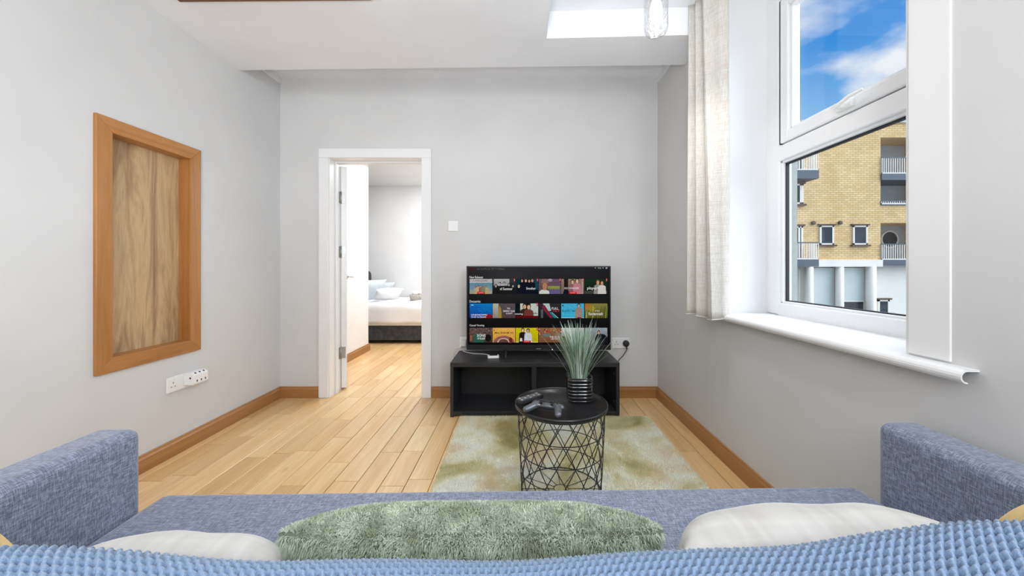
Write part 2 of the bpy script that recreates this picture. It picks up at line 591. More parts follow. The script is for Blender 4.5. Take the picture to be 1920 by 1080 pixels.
def curtain_mat():
    m, nt, b = newmat('off_white_linen_curtain')
    setp(b, rough=0.85, spec=0.1)
    a = noise(nt, coords(nt, (1, 1, 0.04)), 380, 2)
    bb = noise(nt, coords(nt, (0.04, 0.04, 1)), 380, 2)
    c = mixc(nt, 0.5, ramp(nt, a, [(0.35, (0.48, 0.445, 0.395)), (0.6, (0.66, 0.64, 0.605))]), ramp(nt, bb, [(0.35, (0.52, 0.485, 0.435)), (0.6, (0.68, 0.66, 0.625))]))
    nt.links.new(c, b.inputs['Base Color'])
    return m


def brick_mat():
    m, nt, b = newmat('yellow_brickwork')
    setp(b, rough=0.9, spec=0.1)
    g = nt.nodes.new('ShaderNodeNewGeometry')
    sp = nt.nodes.new('ShaderNodeSeparateXYZ'); nt.links.new(g.outputs['Position'], sp.inputs[0])
    ad = nt.nodes.new('ShaderNodeMath'); ad.operation = 'ADD'
    nt.links.new(sp.outputs['X'], ad.inputs[0]); nt.links.new(sp.outputs['Y'], ad.inputs[1])
    cb = nt.nodes.new('ShaderNodeCombineXYZ'); nt.links.new(ad.outputs[0], cb.inputs[0]); nt.links.new(sp.outputs['Z'], cb.inputs[1])
    br = nt.nodes.new('ShaderNodeTexBrick')
    br.inputs['Scale'].default_value = 1.0
    br.inputs['Brick Width'].default_value = 0.33; br.inputs['Row Height'].default_value = 0.125
    br.inputs['Mortar Size'].default_value = 0.014; br.inputs['Mortar Smooth'].default_value = 0.2
    br.inputs['Color1'].default_value = (0.74, 0.49, 0.21, 1); br.inputs['Color2'].default_value = (0.82, 0.60, 0.31, 1)
    br.inputs['Mortar'].default_value = (0.46, 0.33, 0.18, 1)
    nt.links.new(cb.outputs[0], br.inputs['Vector'])
    n = noise(nt, g.outputs['Position'], 0.9, 5, 0.6)
    c = mixc(nt, 0.6, br.outputs['Color'], ramp(nt, n, [(0.3, (0.82, 0.80, 0.78)), (0.65, (1.06, 1.06, 1.06))]), 'MULTIPLY')
    nt.links.new(c, b.inputs['Base Color'])
    return m


def print_mat():
    """backlit screen picture: flat print stored as face colours"""
    m = bpy.data.materials.new('screen_picture'); m.use_nodes = True
    nt = m.node_tree; nt.nodes.clear()
    out = nt.nodes.new('ShaderNodeOutputMaterial')
    at = nt.nodes.new('ShaderNodeAttribute'); at.attribute_name = 'Col'
    e = nt.nodes.new('ShaderNodeEmission'); e.inputs[1].default_value = 0.76
    n = noise(nt, coords(nt), 190, 3, 0.65)
    c = mixc(nt, 0.85, at.outputs['Color'], ramp(nt, n, [(0.34, (0.35, 0.33, 0.33)), (0.5, (0.95, 0.95, 0.95)), (0.66, (1.35, 1.33, 1.3))]), 'MULTIPLY')
    nt.links.new(c, e.inputs[0]); nt.links.new(e.outputs[0], out.inputs[0])
    return m


M['grass'] = grass_mat(); M['rug'] = rug_mat(); M['fur'] = fur_mat(); M['knit'] = knit_mat(); M['curtain'] = curtain_mat()
M['brick'] = brick_mat(); M['print'] = print_mat()
M['hide'] = plain('shade_green_backing', (0.10, 0.12, 0.075), 0.9)  # shade put into the colour: keeps fur gaps and the seam crease dark
M['stone'] = plain('pale_stone_coping', (0.55, 0.53, 0.49), 0.9, vary=0.25, scale=3)
M['out_white'] = plain('white_facade_paint', (0.83, 0.785, 0.71), 0.7, vary=0.03, scale=2)
M['out_grey'] = plain('grey_balcony_wall', (0.50, 0.50, 0.51), 0.8, vary=0.08, scale=2)
M['out_slate'] = plain('slate_blue_slab', (0.055, 0.075, 0.10), 0.6, vary=0.1, scale=4)
M['out_glass'] = plain('dark_window_glass', (0.03, 0.04, 0.05), 0.08, vary=0.3, scale=2)
M['out_blind'] = plain('pale_aqua_blind', (0.55, 0.61, 0.57), 0.6, vary=0.04, scale=2)
M['out_lintel'] = plain('dark_brick_lintel', (0.12, 0.08, 0.05), 0.9)
M['road'] = plain('grey_asphalt', (0.16, 0.16, 0.17), 0.9, vary=0.2, scale=8)

# ------------------------------------------------------------------ the setting
XL, XR, YB = -2.007, 1.144, 3.115
ZC = 2.495       # dropped ceiling
ZT = 2.665       # upper ceiling
YF = -2.7        # wall behind the viewpoint
YB2 = 3.31       # bedroom face of the back wall

# floor slab and its planks
floor = MB().box(XL - .2, XR + .2, YF - .1, YB, -0.08, -0.018).box(-4.2, 0.7, YB, 6.7, -0.08, -0.018).build('floor', M['subfloor'])
tag(floor, kind='structure')
PW = 0.1245


def plank(x0, x1, y0, y1, lift):
    g = 0.0015; c = 0.0022
    x0 += g; x1 -= g; y0 += g; y1 -= g
    z1 = -0.0005 + lift; z0 = -0.018
    v = [(x0, y0, z0), (x1, y0, z0), (x1, y1, z0), (x0, y1, z0),
         (x0, y0, z1 - c * .7), (x1, y0, z1 - c * .7), (x1, y1, z1 - c * .7), (x0, y1, z1 - c * .7),
         (x0 + c, y0 + c, z1), (x1 - c, y0 + c, z1), (x1 - c, y1 - c, z1), (x0 + c, y1 - c, z1)]
    f = [(8, 9, 10, 11)] + [(a, b, b + 4, a + 4) for a, b in ((4, 5), (5, 6), (6, 7))] + [(7, 4, 8, 11)] + \
        [(a, b, b + 4, a + 4) for a, b in ((0, 1), (1, 2), (2, 3))] + [(3, 0, 4, 7)]
    cx, cy = (x0 + x1) / 2, (y0 + y1) / 2
    me = bpy.data.meshes.new('plank')
    me.from_pydata([(a - cx, b - cy, d) for a, b, d in v], [], f)
    me.materials.append(M['plank'])
    o = bpy.data.objects.new('plank', me)
    o.location = Vector((cx, cy, 0)) - floor.location
    o.parent = floor
    C.objects.link(o)


rp = random.Random(21)
xs = []
k = 0
x = -0.45
while x > XL - 0.01: xs.append(x); x -= PW
x = -0.45 + PW
while x < XR + PW: xs.append(x); x += PW
xs.sort()
for i, x1 in enumerate(xs):
    x0 = x1 - PW
    a, b = max(x0, XL - .01), min(x1, XR + .01)
    if b - a < 0.02: continue
    y = 0.15 + rp.random() * 0.5
    ys = [-2.6, y]
    if 'row':
        while ys[-1] < YB + 0.02:
            ys.append(ys[-1] + rp.choice((0.36, 0.48, 0.62, 0.78, 0.95)) * (0.9 + .2 * rp.random()))
    ys[-1] = YB + 0.002
    if ys[-1] - ys[-2] < 0.12 and len(ys) > 2: ys.pop(-2)
    in_door = -1.62 < (a + b) / 2 < -0.80
    for y0, y1 in zip(ys[:-1], ys[1:]):
        plank(a, b, y0, y1, rp.random() * 0.0005)
# bedroom planks (seen through the doorway)
x = -0.45 - PW * 22
while x < -0.30:
    y = YB + 0.002
    first = True
    while y < 6.45:
        y1 = min(6.45, y + (rp.random() * 0.5 + 0.12 if first else rp.choice((0.5, 0.7, 0.9, 1.1))))
        if x + PW > -2.0 or y1 > 4.87:
            plank(x, x + PW, y, y1, rp.random() * 0.0005)
        y = y1; first = False
    x += PW

# left wall with the niche opening
NY0, NY1, NZ0, NZ1 = 1.80, 2.285, 0.615, 1.765    # niche opening
wl = MB()
wl.box(XL - .2, XL, YF, NY0, -.02, 2.8).box(XL - .2, XL, NY1, YB2, -.02, 2.8)
wl.box(XL - .2, XL, NY0, NY1, -.02, NZ0).box(XL - .2, XL, NY0, NY1, NZ1, 2.8).box(XL - .2, XL - .10, NY0, NY1, NZ0, NZ1)
tag(wl.build('wall_left', M['wall']), kind='structure')
# back wall with the door opening
DX0, DX1, DZ = -1.62, -0.79, 2.02
wb = MB()
wb.box(XL, DX0, YB, YB2, -.02, 2.8).box(DX1, XR, YB, YB2, -.02, 2.8).box(DX0, DX1, YB, YB2, DZ, 2.8)
tag(wb.build('wall_back', M['wall']), kind='structure')
# right wall with the window opening; grey outer leaf
WY0, WY1, WZ0, WZ1 = 1.10, 2.12, 0.80, 2.62
wr = MB()
wr.box(XR, 1.46, YF, WY0, -.02, 2.8).box(XR, 1.46, WY1, YB2, -.02, 2.8)
wr.box(XR, 1.46, WY0, WY1, -.02, WZ0).box(XR, 1.46, WY0, WY1, WZ1, 2.8)
ow0, ow1 = 1.16, 2.03
wr.box(1.46, 1.505, YF, ow0, -4, 2.9, 1).box(1.46, 1.505, ow1, YB2, -4, 2.9, 1)
wr.box(1.46, 1.505, ow0, ow1, -4, .86, 1).box(1.46, 1.505, ow0, ow1, 2.56, 2.9, 1)
tag(wr.build('wall_right', [M['wall'], M['render_grey']]), kind='structure')
# white-painted plaster lining of the window reveal
rv = MB()
rv.box(XR + .004, 1.40, WY1 - .012, WY1 + .001, WZ0, WZ1).box(XR + .004, 1.40, WY0 - .001, WY0 + .012, WZ0, WZ1).box(XR + .004, 1.40, WY0, WY1, WZ1 - .012, WZ1 + .001)
tag(rv.build('trim_3', M['white']), kind='structure')
tag(MB().box(XL, XR, YF - .12, YF, -.02, 2.8).build('wall_rear', M['wall']), kind='structure')
# bedroom shell
tag(MB().box(-2.14, -1.985, YB2, 4.87, -.02, 2.6).box(-4.1, -2.0, 4.77, 4.869, -.02, 2.6).build('wall_bedroom_left', M['white']), kind='structure')
tag(MB().box(-4.1, 0.6, 6.45, 6.6, -.02, 2.6).build('wall_bedroom_back', M['white']), kind='structure')
tag(MB().box(0.45, 0.6, YB2, 6.6, -.02, 2.6).box(-4.2, -4.1, 4.77, 6.6, -.02, 2.6).build('wall_bedroom_right', M['white']), kind='structure')
tag(MB().box(-4.2, 0.6, YB2, 6.6, 2.485, 2.60).build('ceiling_bedroom', M['white']), kind='structure')
# ceiling: upper slab and the dropped soffit with a clear bay in front of the window
ceil = tag(MB().box(XL - .2, 1.505, YF - .12, YB2, ZT, ZT + .14).build('ceiling', M['ceil']), kind='structure')
sf = MB()
BX, BY = 0.16, 2.29       # bay edge
yl, yr = 2.672, 2.600
yb = yl + (yr - yl) * (BX - XL) / (XR - XL)
sf.prism([(XL, YF), (BX, YF), (BX, yb), (XL, yl)], 'z', ZC, ZT - .001)
sf.prism([(BX, BY + .01), (XR, BY - .03), (XR, yr), (BX, yb)], 'z', ZC, ZT - .001)
sf.build('soffit', M['ceil'], ceil)
# white strips along the tops of the side walls behind the soffit
tag(MB().box(XL, XL + .012, 2.64, YB, 2.615, ZT).build('trim_1', M['white']), kind='structure')
tag(MB().box(XR - .012, XR, 2.58, YB, 2.625, ZT).build('trim_2', M['white']), kind='structure')

# skirting boards with a stepped top edge
SH = 0.092


def skirt_poly(s):
    return [(0, 0), (s * .018, 0), (s * .018, SH - .02), (s * .012, SH - .012), (s * .010, SH), (0, SH)]


tag(MB().prism([(XL + a, b) for a, b in skirt_poly(1)], 'y', YF, YB).build('baseboard_left', M['skirt']), kind='structure')
tag(MB().prism([(XR + a, b) for a, b in skirt_poly(-1)], 'y', YF, YB).build('baseboard_right', M['skirt']), kind='structure')
for x0, x1 in ((XL + .017, -1.680), (-0.741, XR - .017)):
    tag(MB().prism([(YB + a, b) for a, b in skirt_poly(-1)], 'x', x0, x1).build('baseboard_back', M['skirt_x']), kind='structure')
tag(MB().prism([(-1.985 + a, b) for a, b in skirt_poly(1)], 'y', YB2 + .01, 4.888).build('baseboard_bedroom', M['skirt']), kind='structure')

# ------------------------------------------------------------------ door
door = tag(empty('door_1', (-1.21, YB, 0)), kind='structure')
ar = 0.080
for a, b in ((-1.678, -1.598), (-0.823, -0.743)):
    MB().box(a, b, YB - .018, YB + .001, 0, 1.996).build('architrave', M['gloss_white'], door, .004)
MB().box(-1.678, -0.743, YB - .018, YB + .001, 1.996, 2.072).build('architrave', M['gloss_white'], door, .004)
lin = MB().box(DX0 + .001, -1.592, YB, YB2 + .005, 0, 1.995).box(-.823, DX1 - .001, YB, YB2 + .005, 0, 1.995).box(DX0 + .001, DX1 - .001, YB, YB2 + .005, 1.995, DZ - .001)
lin.build('door_lining', M['gloss_white'], door)
MB().box(-1.592, -1.580, YB + .09, YB + .13, 0, 1.983).box(-.835, -.823, YB + .09, YB + .13, 0, 1.983).box(-1.592, -.823, YB + .09, YB + .13, 1.983, 1.995).build('door_stop', M['gloss_white'], door, .002)
# leaf, swung open into the bedroom until it lies along the line of sight
hv = Vector((-0.4215, 0.9068, 0)); hn = Vector((0.9068, 0.4215, 0))
hinge = Vector((-1.5445, 3.322, 0))
R = Matrix((hv, hn * -1, (0, 0, 1))).transposed()      # local x along leaf, y across
leaf_c = hinge + hv * .38 - hn * .022 + Vector((0, 0, .998))
lf = MB().obox(leaf_c, (.76, .044, 1.962), R).build('door_leaf', M['gloss_white'], door, .002)
for z in (0.33, 1.22, 1.70):
    hb = MB()
    cpt = hinge - hv * .002 - hn * .028 + Vector((0, 0, z))
    hb.obox(cpt, (.004, .034, .10), R)
    hb.obox(Vector((-1.5895, 3.285, z)), (.004, .045, .10), Matrix.Identity(3))
    kx = hinge - hv * .006 - hn * .048
    hb.tube([(kx.x, kx.y, z - .052), (kx.x, kx.y, z + .052)], .007, 10)
    for dz in (-.03, 0, .03):
        hb.obox(cpt - hv * .003 + Vector((0, 0, dz)) + hn * .006 * (-1 if dz == 0 else 1), (.003, .006, .006), R)
    hb.build('hinge', M['hinge'], door)
hd = MB()
hp = hinge + hv * .70 + Vector((0, 0, .985))
hd.tube([hp, hp + hn * .008], .024, 20)
hd.tube([hp, hp + hn * .055], .008, 12)
hd.tube([hp + hn * .052, hp + hn * .055 - hv * .05, hp + hn * .052 - hv * .11], .008, 12)
hd.build('door_handle', M['chrome'], door)

# ------------------------------------------------------------------ window
win = tag(empty('window_1', (1.40, 1.61, .80)), kind='structure')
FX0, FX1 = 1.390, 1.462
MB().box(FX0, FX1, 2.010, WY1, .83, 2.60).build('frame_stile', M['upvc'], win, .006)
MB().box(FX0, FX1, WY0, 1.20, .83, 2.60).build('frame_stile', M['upvc'], win, .006)
MB().box(FX0 + .0006, FX1, 1.19, 2.02, .812, .894).build('frame_rail', M['upvc'], win, .006)
MB().box(FX0 + .0006, FX1, 1.19, 2.02, 1.655, 1.738).build('frame_rail', M['upvc'], win, .006)
MB().box(FX0 + .0006, FX1, 1.19, 2.02, 2.51, 2.61).build('frame_rail', M['upvc'], win, .006)
# lower glazing beads, gasket and pane
bd = MB()
for y0, y1, z0, z1 in ((1.995, 2.012, .89, 1.66), (1.198, 1.215, .89, 1.66), (1.2, 2.01, .89, .905), (1.2, 2.01, 1.642, 1.658)):
    bd.box(1.402, 1.43, y0, y1, z0, z1)
bd.build('glazing_bead', M['upvc'], win, .004)
gk = MB()
for y0, y1, z0, z1 in ((1.988, 1.997, .90, 1.65), (1.213, 1.222, .90, 1.65), (1.215, 1.995, .903, .910), (1.215, 1.995, 1.634, 1.643)):
    gk.box(1.416, 1.432, y0, y1, z0, z1)
gk.build('gasket', M['gasket'], win)
MB().box(1.432, 1.438, 1.20, 2.01, .88, 1.66).build('pane', M['glass'], win)
# upper opening sash
sash = MB()
SY0, SY1, SZ0, SZ1 = 1.216, 1.992, 1.742, 2.505
st = .058
pieces = [(SY0, SY0 + st, SZ0, SZ1), (SY1 - st, SY1, SZ0, SZ1), (SY0 + st - .002, SY1 - st + .002, SZ0, SZ0 + st), (SY0 + st - .002, SY1 - st + .002, SZ1 - st, SZ1)]
sashes = []
s_root = None
for i, (y0, y1, z0, z1) in enumerate(pieces):
    xa = 1.383 if i < 2 else 1.3836
    o = MB().box(xa, 1.45, y0, y1, z0, z1).build('sash_rail' if i > 1 else 'sash_stile', M['upvc'], win, .007)
sg = MB()
for y0, y1, z0, z1 in ((SY1 - st - .014, SY1 - st + .001, SZ0 + st, SZ1 - st), (SY0 + st - .001, SY0 + st + .014, SZ0 + st, SZ1 - st),
                       (SY0 + st, SY1 - st, SZ0 + st - .001, SZ0 + st + .014), (SY0 + st, SY1 - st, SZ1 - st - .014, SZ1 - st + .001)):
    sg.box(1.398, 1.43, y0, y1, z0, z1)
sg.build('sash_bead', M['upvc'], win, .005)
MB().box(1.432, 1.438, SY0 + st - .01, SY1 - st + .01, SZ0 + st - .01, SZ1 - st + .01).build('pane', M['glass'], win)
sq = MB()
for y0, y1, z0, z1 in ((SY1 - .001, SY1 + .012, SZ0, SZ1 + .004), (SY0 - .012, SY0 + .001, SZ0, SZ1 + .004), (SY0, SY1, SZ1 - .001, SZ1 + .004)):
    sq.box(1.3895, 1.41, y0, y1, z0, z1)
sq.build('sash_seal', M['gasket'], win)
# lever handle on the bottom rail of the sash
hx = 1.383
hl = MB()
hl.box(hx - .016, hx + .001, 1.545, 1.625, SZ0 + .014, SZ0 + .046)
hl.tube([(hx - .010, 1.585, SZ0 + .03), (hx - .034, 1.585, SZ0 + .03)], .012, 12)
hl.tube([(hx - .034, 1.600, SZ0 + .026), (hx - .036, 1.570, SZ0 + .036), (hx - .036, 1.53, SZ0 + .046), (hx - .032, 1.475, SZ0 + .048)], [.009, .0085, .0075, .005], 10)
hl.build('sash_handle', M['white_plastic'], win, .003)
# flat casing board on the room side of the near jamb
MB().box(XR - .005, XR + .001, .990, 1.097, .8345, ZT).build('casing', M['white'], win, .0015)
# window board with a hollow rounded nose
SZ = 0.829
nose = [(1.395, SZ), (1.122, SZ)]
for i in range(0, 9):
    a = PI / 2 + PI * i / 8
    nose.append((1.1145 + .0185 * math.cos(a), SZ - .0175 + .0175 * math.sin(a)))
inner = [(1.1145 + .0145 * math.cos(PI / 2 + PI * i / 8), SZ - .0175 + .0135 * math.sin(PI / 2 + PI * i / 8)) for i in range(8, -1, -1)]
prof = nose + inner + [(1.395, SZ - .005)]
MB().prism([p for p in prof], 'y', 1.105, 2.118).build('window_sill', M['gloss_white'], win)
prof2 = [(XR, SZ)] + nose[1:] + inner + [(XR, SZ - .005)]
s2 = MB().prism(prof2, 'y', .93, 1.1055)
s2.build('sill_nosing', M['gloss_white'], win)

# ------------------------------------------------------------------ picture-like timber niche on the left wall
ni = tag(empty('wall_niche', (XL, 2.04, .575)), 'tall honey oak framed recess with a rustic board back, set in the left wall', 'niche')
OY0, OY1, OZ0, OZ1 = 1.752, 2.328, .573, 1.813
fw = .072
fx0, fx1 = XL - .001, XL + .016
for y0, y1 in ((OY0, OY0 + fw), (OY1 - fw, OY1)):
    s = 1 if y0 == OY0 else -1
    ya, ybb = (y0, y1) if s == 1 else (y1, y0)
    MB().prism([(ya, OZ0), (ybb, OZ0 + fw), (ybb, OZ1 - fw), (ya, OZ1)], 'x', fx0, fx1).build('frame_board', M['frame_v'], ni, .0025)
MB().prism([(OY0, OZ0), (OY1, OZ0), (OY1 - fw, OZ0 + fw), (OY0 + fw, OZ0 + fw)], 'x', fx0, fx1 - .0004).build('frame_board', M['frame_h'], ni, .0025)
MB().prism([(OY0, OZ1), (OY1, OZ1), (OY1 - fw, OZ1 - fw), (OY0 + fw, OZ1 - fw)], 'x', fx0, fx1 - .0004).build('frame_board', M['frame_h'], ni, .0025)
iy0, iy1, iz0, iz1 = OY0 + fw, OY1 - fw, OZ0 + fw, OZ1 - fw
bx = XL - .058
MB().box(bx, XL, iy0 - .015, iy0 + .001, iz0 - .015, iz1 + .015).build('reveal_board', M['frame_v'], ni)
MB().box(bx, XL, iy1 - .001, iy1 + .015, iz0 - .015, iz1 + .015).build('reveal_board', M['frame_v'], ni)
MB().box(bx, XL, iy0, iy1, iz0 - .015, iz0 + .001).build('reveal_board', M['frame_h'], ni)
MB().box(bx, XL, iy0, iy1, iz1 - .001, iz1 + .015).build('reveal_board', M['frame_h'], ni)
w3 = (iy1 - iy0) / 3
MB().box(bx - .012, bx, iy0 - .01, iy1 + .01, iz0 - .012, iz1 + .012).build('back_panel', M['rustic'], ni)

# ------------------------------------------------------------------ sockets and plates


def faceplate(mb, c, u, w, h, n, t=.008):
    """rectangular plate centred at c; u = along, n = outward normal"""
    R3 = Matrix((u, Vector(n).cross(Vector(u)), n)).transposed()
    mb.obox(Vector(c) + Vector(n) * t / 2, (w, h, t), R3)
    return R3


# double socket on the left wall
u = Vector((0, 1, 0)); n = Vector((1, 0, 0)); up = Vector((0, 0, 1))
sk = tag(empty('double_socket', (XL, 2.18, .37)), 'white double wall socket under the timber niche', 'socket')
f = MB(); faceplate(f, (XL, 2.186, .411), u, .150, .088, n, .009); f.build('faceplate', M['white_plastic'], sk, .003)
for dy, dz, w, h in ((0, .016, .004, .010), (-.011, -.006, .007, .004), (.011, -.006, .007, .004)):
    MB().obox(Vector((XL + .0092, 2.148 + dy, .405 + dz)), (.001, w, h), Matrix.Identity(3)).build('pin_slot', M['hole'], sk)
for dy in (-.03, .03):
    MB().obox(Vector((XL + .0105, 2.186 + dy + .003, .439)), (.004, .014, .009), Matrix.Identity(3)).build('rocker_switch', M['white_plastic'], sk, .001)
pa = tag(empty('plug_adapter', (XL + .009, 2.255, .372)), 'chunky white plug-in adapter with several outlets, plugged into the double socket', 'plug')
ax0, ax1, ay0, ay1, az0, az1 = XL + .009, XL + .066, 2.213, 2.318, .384, .458
MB().prism([(ax0, az0), (ax1, az0), (ax1 + .004, az0 + .01), (ax1 + .002, az1 - .014), (ax1 - .016, az1), (ax0, az1)], 'y', ay0, ay1).build('adapter_body', M['white_plastic'], pa, .004)
for i in range(3):
    yy = ay0 + .025 + i * .029
    MB().obox((ax1 - .008, yy, az1 - .0065), (.010, .009, .003), Matrix.Rotation(math.radians(38), 3, 'Y')).build('outlet_slot', M['hole'], pa)
    MB().box(ax1 + .0025, ax1 + .0042, yy - .004, yy + .003, az0 + .016, az0 + .028).build('outlet_slot', M['hole'], pa)
MB().box(ax1 - .022, ax1 - .012, ay0 - .0006, ay0 + .001, az0 + .038, az0 + .048).build('outlet_slot', M['hole'], pa)

# plates on the back wall
n = Vector((0, -1, 0)); u = Vector((1, 0, 0))
pl = MB(); faceplate(pl, P(850, 424, YB), u, .083, .085, n, .012)
tag(pl.build('switch_plate', M['white_plastic'], None, .003), 'small square white blank plate on the back wall right of the door', 'plate')


def back_socket(px0, px1, py, label, slots=True):
    c = (P(px0, py, YB) + P(px1, py, YB)) / 2
    r = tag(empty('double_socket', c - Vector((0, 0, .043))), label, 'socket')
    f = MB(); faceplate(f, c, u, .148, .088, n, .009); f.build('faceplate', M['white_plastic'], r, .003)
    for sx in (-.037, .037):
        for dx, dz, w, h in ((0, .012, .004, .009), (-.011, -.010, .007, .004), (.011, -.010, .007, .004)):
            MB().obox(c + Vector((sx + dx, -.0092, dz)), (w, .001, h), Matrix.Identity(3)).build('pin_slot', M['hole'], r)
    return c


cs = back_socket(1147, 1180, 643, 'white double wall socket right of the television')
cw = back_socket(862, 895, 641, 'white double wall socket half hidden behind the left edge of the television')
# black plug and its cable
bp_ = tag(empty('power_plug', cs + Vector((.037, -.009, -.02))), 'round black plug with a cable in the socket right of the television', 'plug')
pc = cs + Vector((.040, -.009, .0))
MB().lathe([(.024, .0), (.026, -.006), (.026, -.022), (.020, -.032), (.008, -.035)], pc, 20, axis='y').build('plug_body', M['black_matte'], bp_)
cab = [pc + Vector((.002, -.018, -.02)), pc + Vector((.003, -.022, -.045)), pc + Vector((-.004, -.022, -.065)), pc + Vector((-.03, -.018, -.105)), pc + Vector((-.065, -.012, -.15)), pc + Vector((-.075, -.01, -.25)), pc + Vector((-.075, -.012, -.30))]


def smooth_path(pts, k=5):
    out = []
    n_ = len(pts)
    for i in range(n_ - 1):
        p0, p1, p2, p3 = pts[max(i - 1, 0)], pts[i], pts[i + 1], pts[min(i + 2, n_ - 1)]
        for j in range(k):
            t = j / k
            out.append(0.5 * ((2 * p1) + (p2 - p0) * t + (2 * p0 - 5 * p1 + 4 * p2 - p3) * t * t + (3 * p1 - p0 - 3 * p2 + p3) * t ** 3))
    out.append(pts[-1])
    return out


MB().tube(smooth_path(cab), [.006] * 6 + [.0035] * 25, 8).build('cable', M['black_matte'], bp_)
# white plug on the left of the TV with its cable
wp = tag(empty('white_plug', cw + Vector((-.045, -.009, -.02))), 'small white plug with cable in the socket left of the television', 'plug')
pw = cw + Vector((-.04, -.009, -.005))
MB().obox(pw + Vector((0, -.02, 0)), (.048, .04, .05), Matrix.Identity(3)).build('plug_body', M['white_plastic'], wp, .008, 3)
cab = [pw + Vector((0, -.03, -.02)), pw + Vector((-.03, -.026, -.033)), pw + Vector((-.068, -.02, -.05)), pw + Vector((-.088, -.018, -.12)), pw + Vector((-.09, -.02, -.25))]
MB().tube(smooth_path(cab), .0028, 6).build('cable', M['white_plastic'], wp)

# ------------------------------------------------------------------ TV bench
bench = tag(empty('tv_bench', (.104, 2.89, 0)), 'low black laminate media bench with two open compartments against the back wall', 'bench')
bx0, bx1, by0, by1, bz = -.509, .717, 2.70, 3.094, .395
MB().box(bx0, bx1, by0, by1, bz - .032, bz).build('top', M['black_lam'], bench, .0015)
MB().box(bx0, bx0 + .024, by0 + .001, by1, 0, bz - .032).build('side_panel', M['black_lam'], bench, .0015)
MB().box(bx1 - .024, bx1, by0 + .001, by1, 0, bz - .032).build('side_panel', M['black_lam'], bench, .0015)
dvx = P(1001.5, 700, 2.71).x
MB().box(dvx - .018, dvx + .018, by0 + .012, by1 - .01, .04, bz - .032).build('divider', M['black_lam'], bench, .0015)
MB().box(bx0 + .024, bx1 - .024, by0 + .004, by1, .012, .04).build('bottom_panel', M['black_lam'], bench, .0015)
MB().box(bx0 + .024, bx1 - .024, by1 - .012, by1 - .002, .04, bz - .032).build('back_panel', M['black_lam'], bench)
for (x_, z_) in ((bx1 - .027, .30), (bx1 - .027, .10)):
    MB().lathe([(.004, 0), (.003, -.003)], (x_, by0 + .05, z_), 8, axis='x').build('screw_cap', M['hinge'], bench)

# ------------------------------------------------------------------ television
FONT_CACHE = {}


def text_geom(s, bold=False):
    key = (s, bold)
    if key in FONT_CACHE: return FONT_CACHE[key]
    cu = bpy.data.curves.new('lettering', 'FONT')
    cu.body = s
    cu.resolution_u = 2
    if bold: cu.offset = 0.015
    ob = bpy.data.objects.new('lettering', cu)
    C.objects.link(ob)
    dg = bpy.context.evaluated_depsgraph_get(); dg.update()
    me = ob.evaluated_get(dg).to_mesh()
    v = [(a.co.x, a.co.y) for a in me.vertices]; f = [list(p.vertices) for p in me.polygons]
    ob.evaluated_get(dg).to_mesh_clear()
    bpy.data.objects.remove(ob); bpy.data.curves.remove(cu)
    xs_ = [a for a, _ in v]; ys_ = [b for _, b in v]
    g_ = (v, f, min(xs_), max(xs_), min(ys_), max(ys_))
    FONT_CACHE[key] = g_
    return g_


YS = 2.905       # screen plane
tv = tag(empty('television', (.135, 2.95, bz)), 'black flat television showing rows of streaming tiles, standing on the media bench', 'television')
tx0, tx1 = P(875, 0, YS).x, P(1145, 0, YS).x
tz0, tz1 = P(0, 656, YS).z, P(0, 499, YS).z
MB().box(tx0, tx1, YS, YS + .028, tz0, tz1).build('casing', M['black_plastic'], tv, .004, 3)
MB().box(tx0 + .14, tx1 - .14, YS + .026, YS + .065, tz0 + .03, tz0 + .36).build('rear_housing', M['black_matte'], tv, .01)
bz_ = MB()
bw = .011
bz_.box(tx0, tx0 + bw * .7, YS - .004, YS, tz0, tz1).box(tx1 - bw * .7, tx1, YS - .004, YS, tz0, tz1).box(tx0, tx1, YS - .004, YS, tz1 - bw * .7, tz1).box(tx0, tx1, YS - .005, YS, tz0, tz0 + .038)
bz_.build('bezel', M['black_plastic'], tv, .001)
scr = MB().box(tx0 + bw * .7, tx1 - bw * .7, YS - .0015, YS, tz0 + .038, tz1 - bw * .7).build('screen', M['screen'], tv)
for sx in (P(949, 0, YS).x, P(1082, 0, YS).x):
    ft = MB()
    for s in (-1, 1):
        ft.tube([(sx, YS + .012, tz0 + .012), (sx, YS + .012 + s * .03, bz + .022), (sx, YS + .012 + s * .11, bz + .0065)], [.016, .011, .006], 8)
    ft.build('stand_foot', M['black_plastic'], tv)
lg = P(1010, 653.5, YS)
MB().box(lg.x - .020, lg.x + .020, YS - .0062, YS - .005, lg.z - .003, lg.z + .003).build('maker_badge', M['chrome'], tv)
lg = P(1035.5, 655, YS)
MB().lathe([(.004, 0), (.003, -.003)], (lg.x, YS - .005, lg.z), 10, axis='y').build('standby_lamp', emit('standby_led', (1, .95, .9), 1.2), tv)

SC = YS / 700


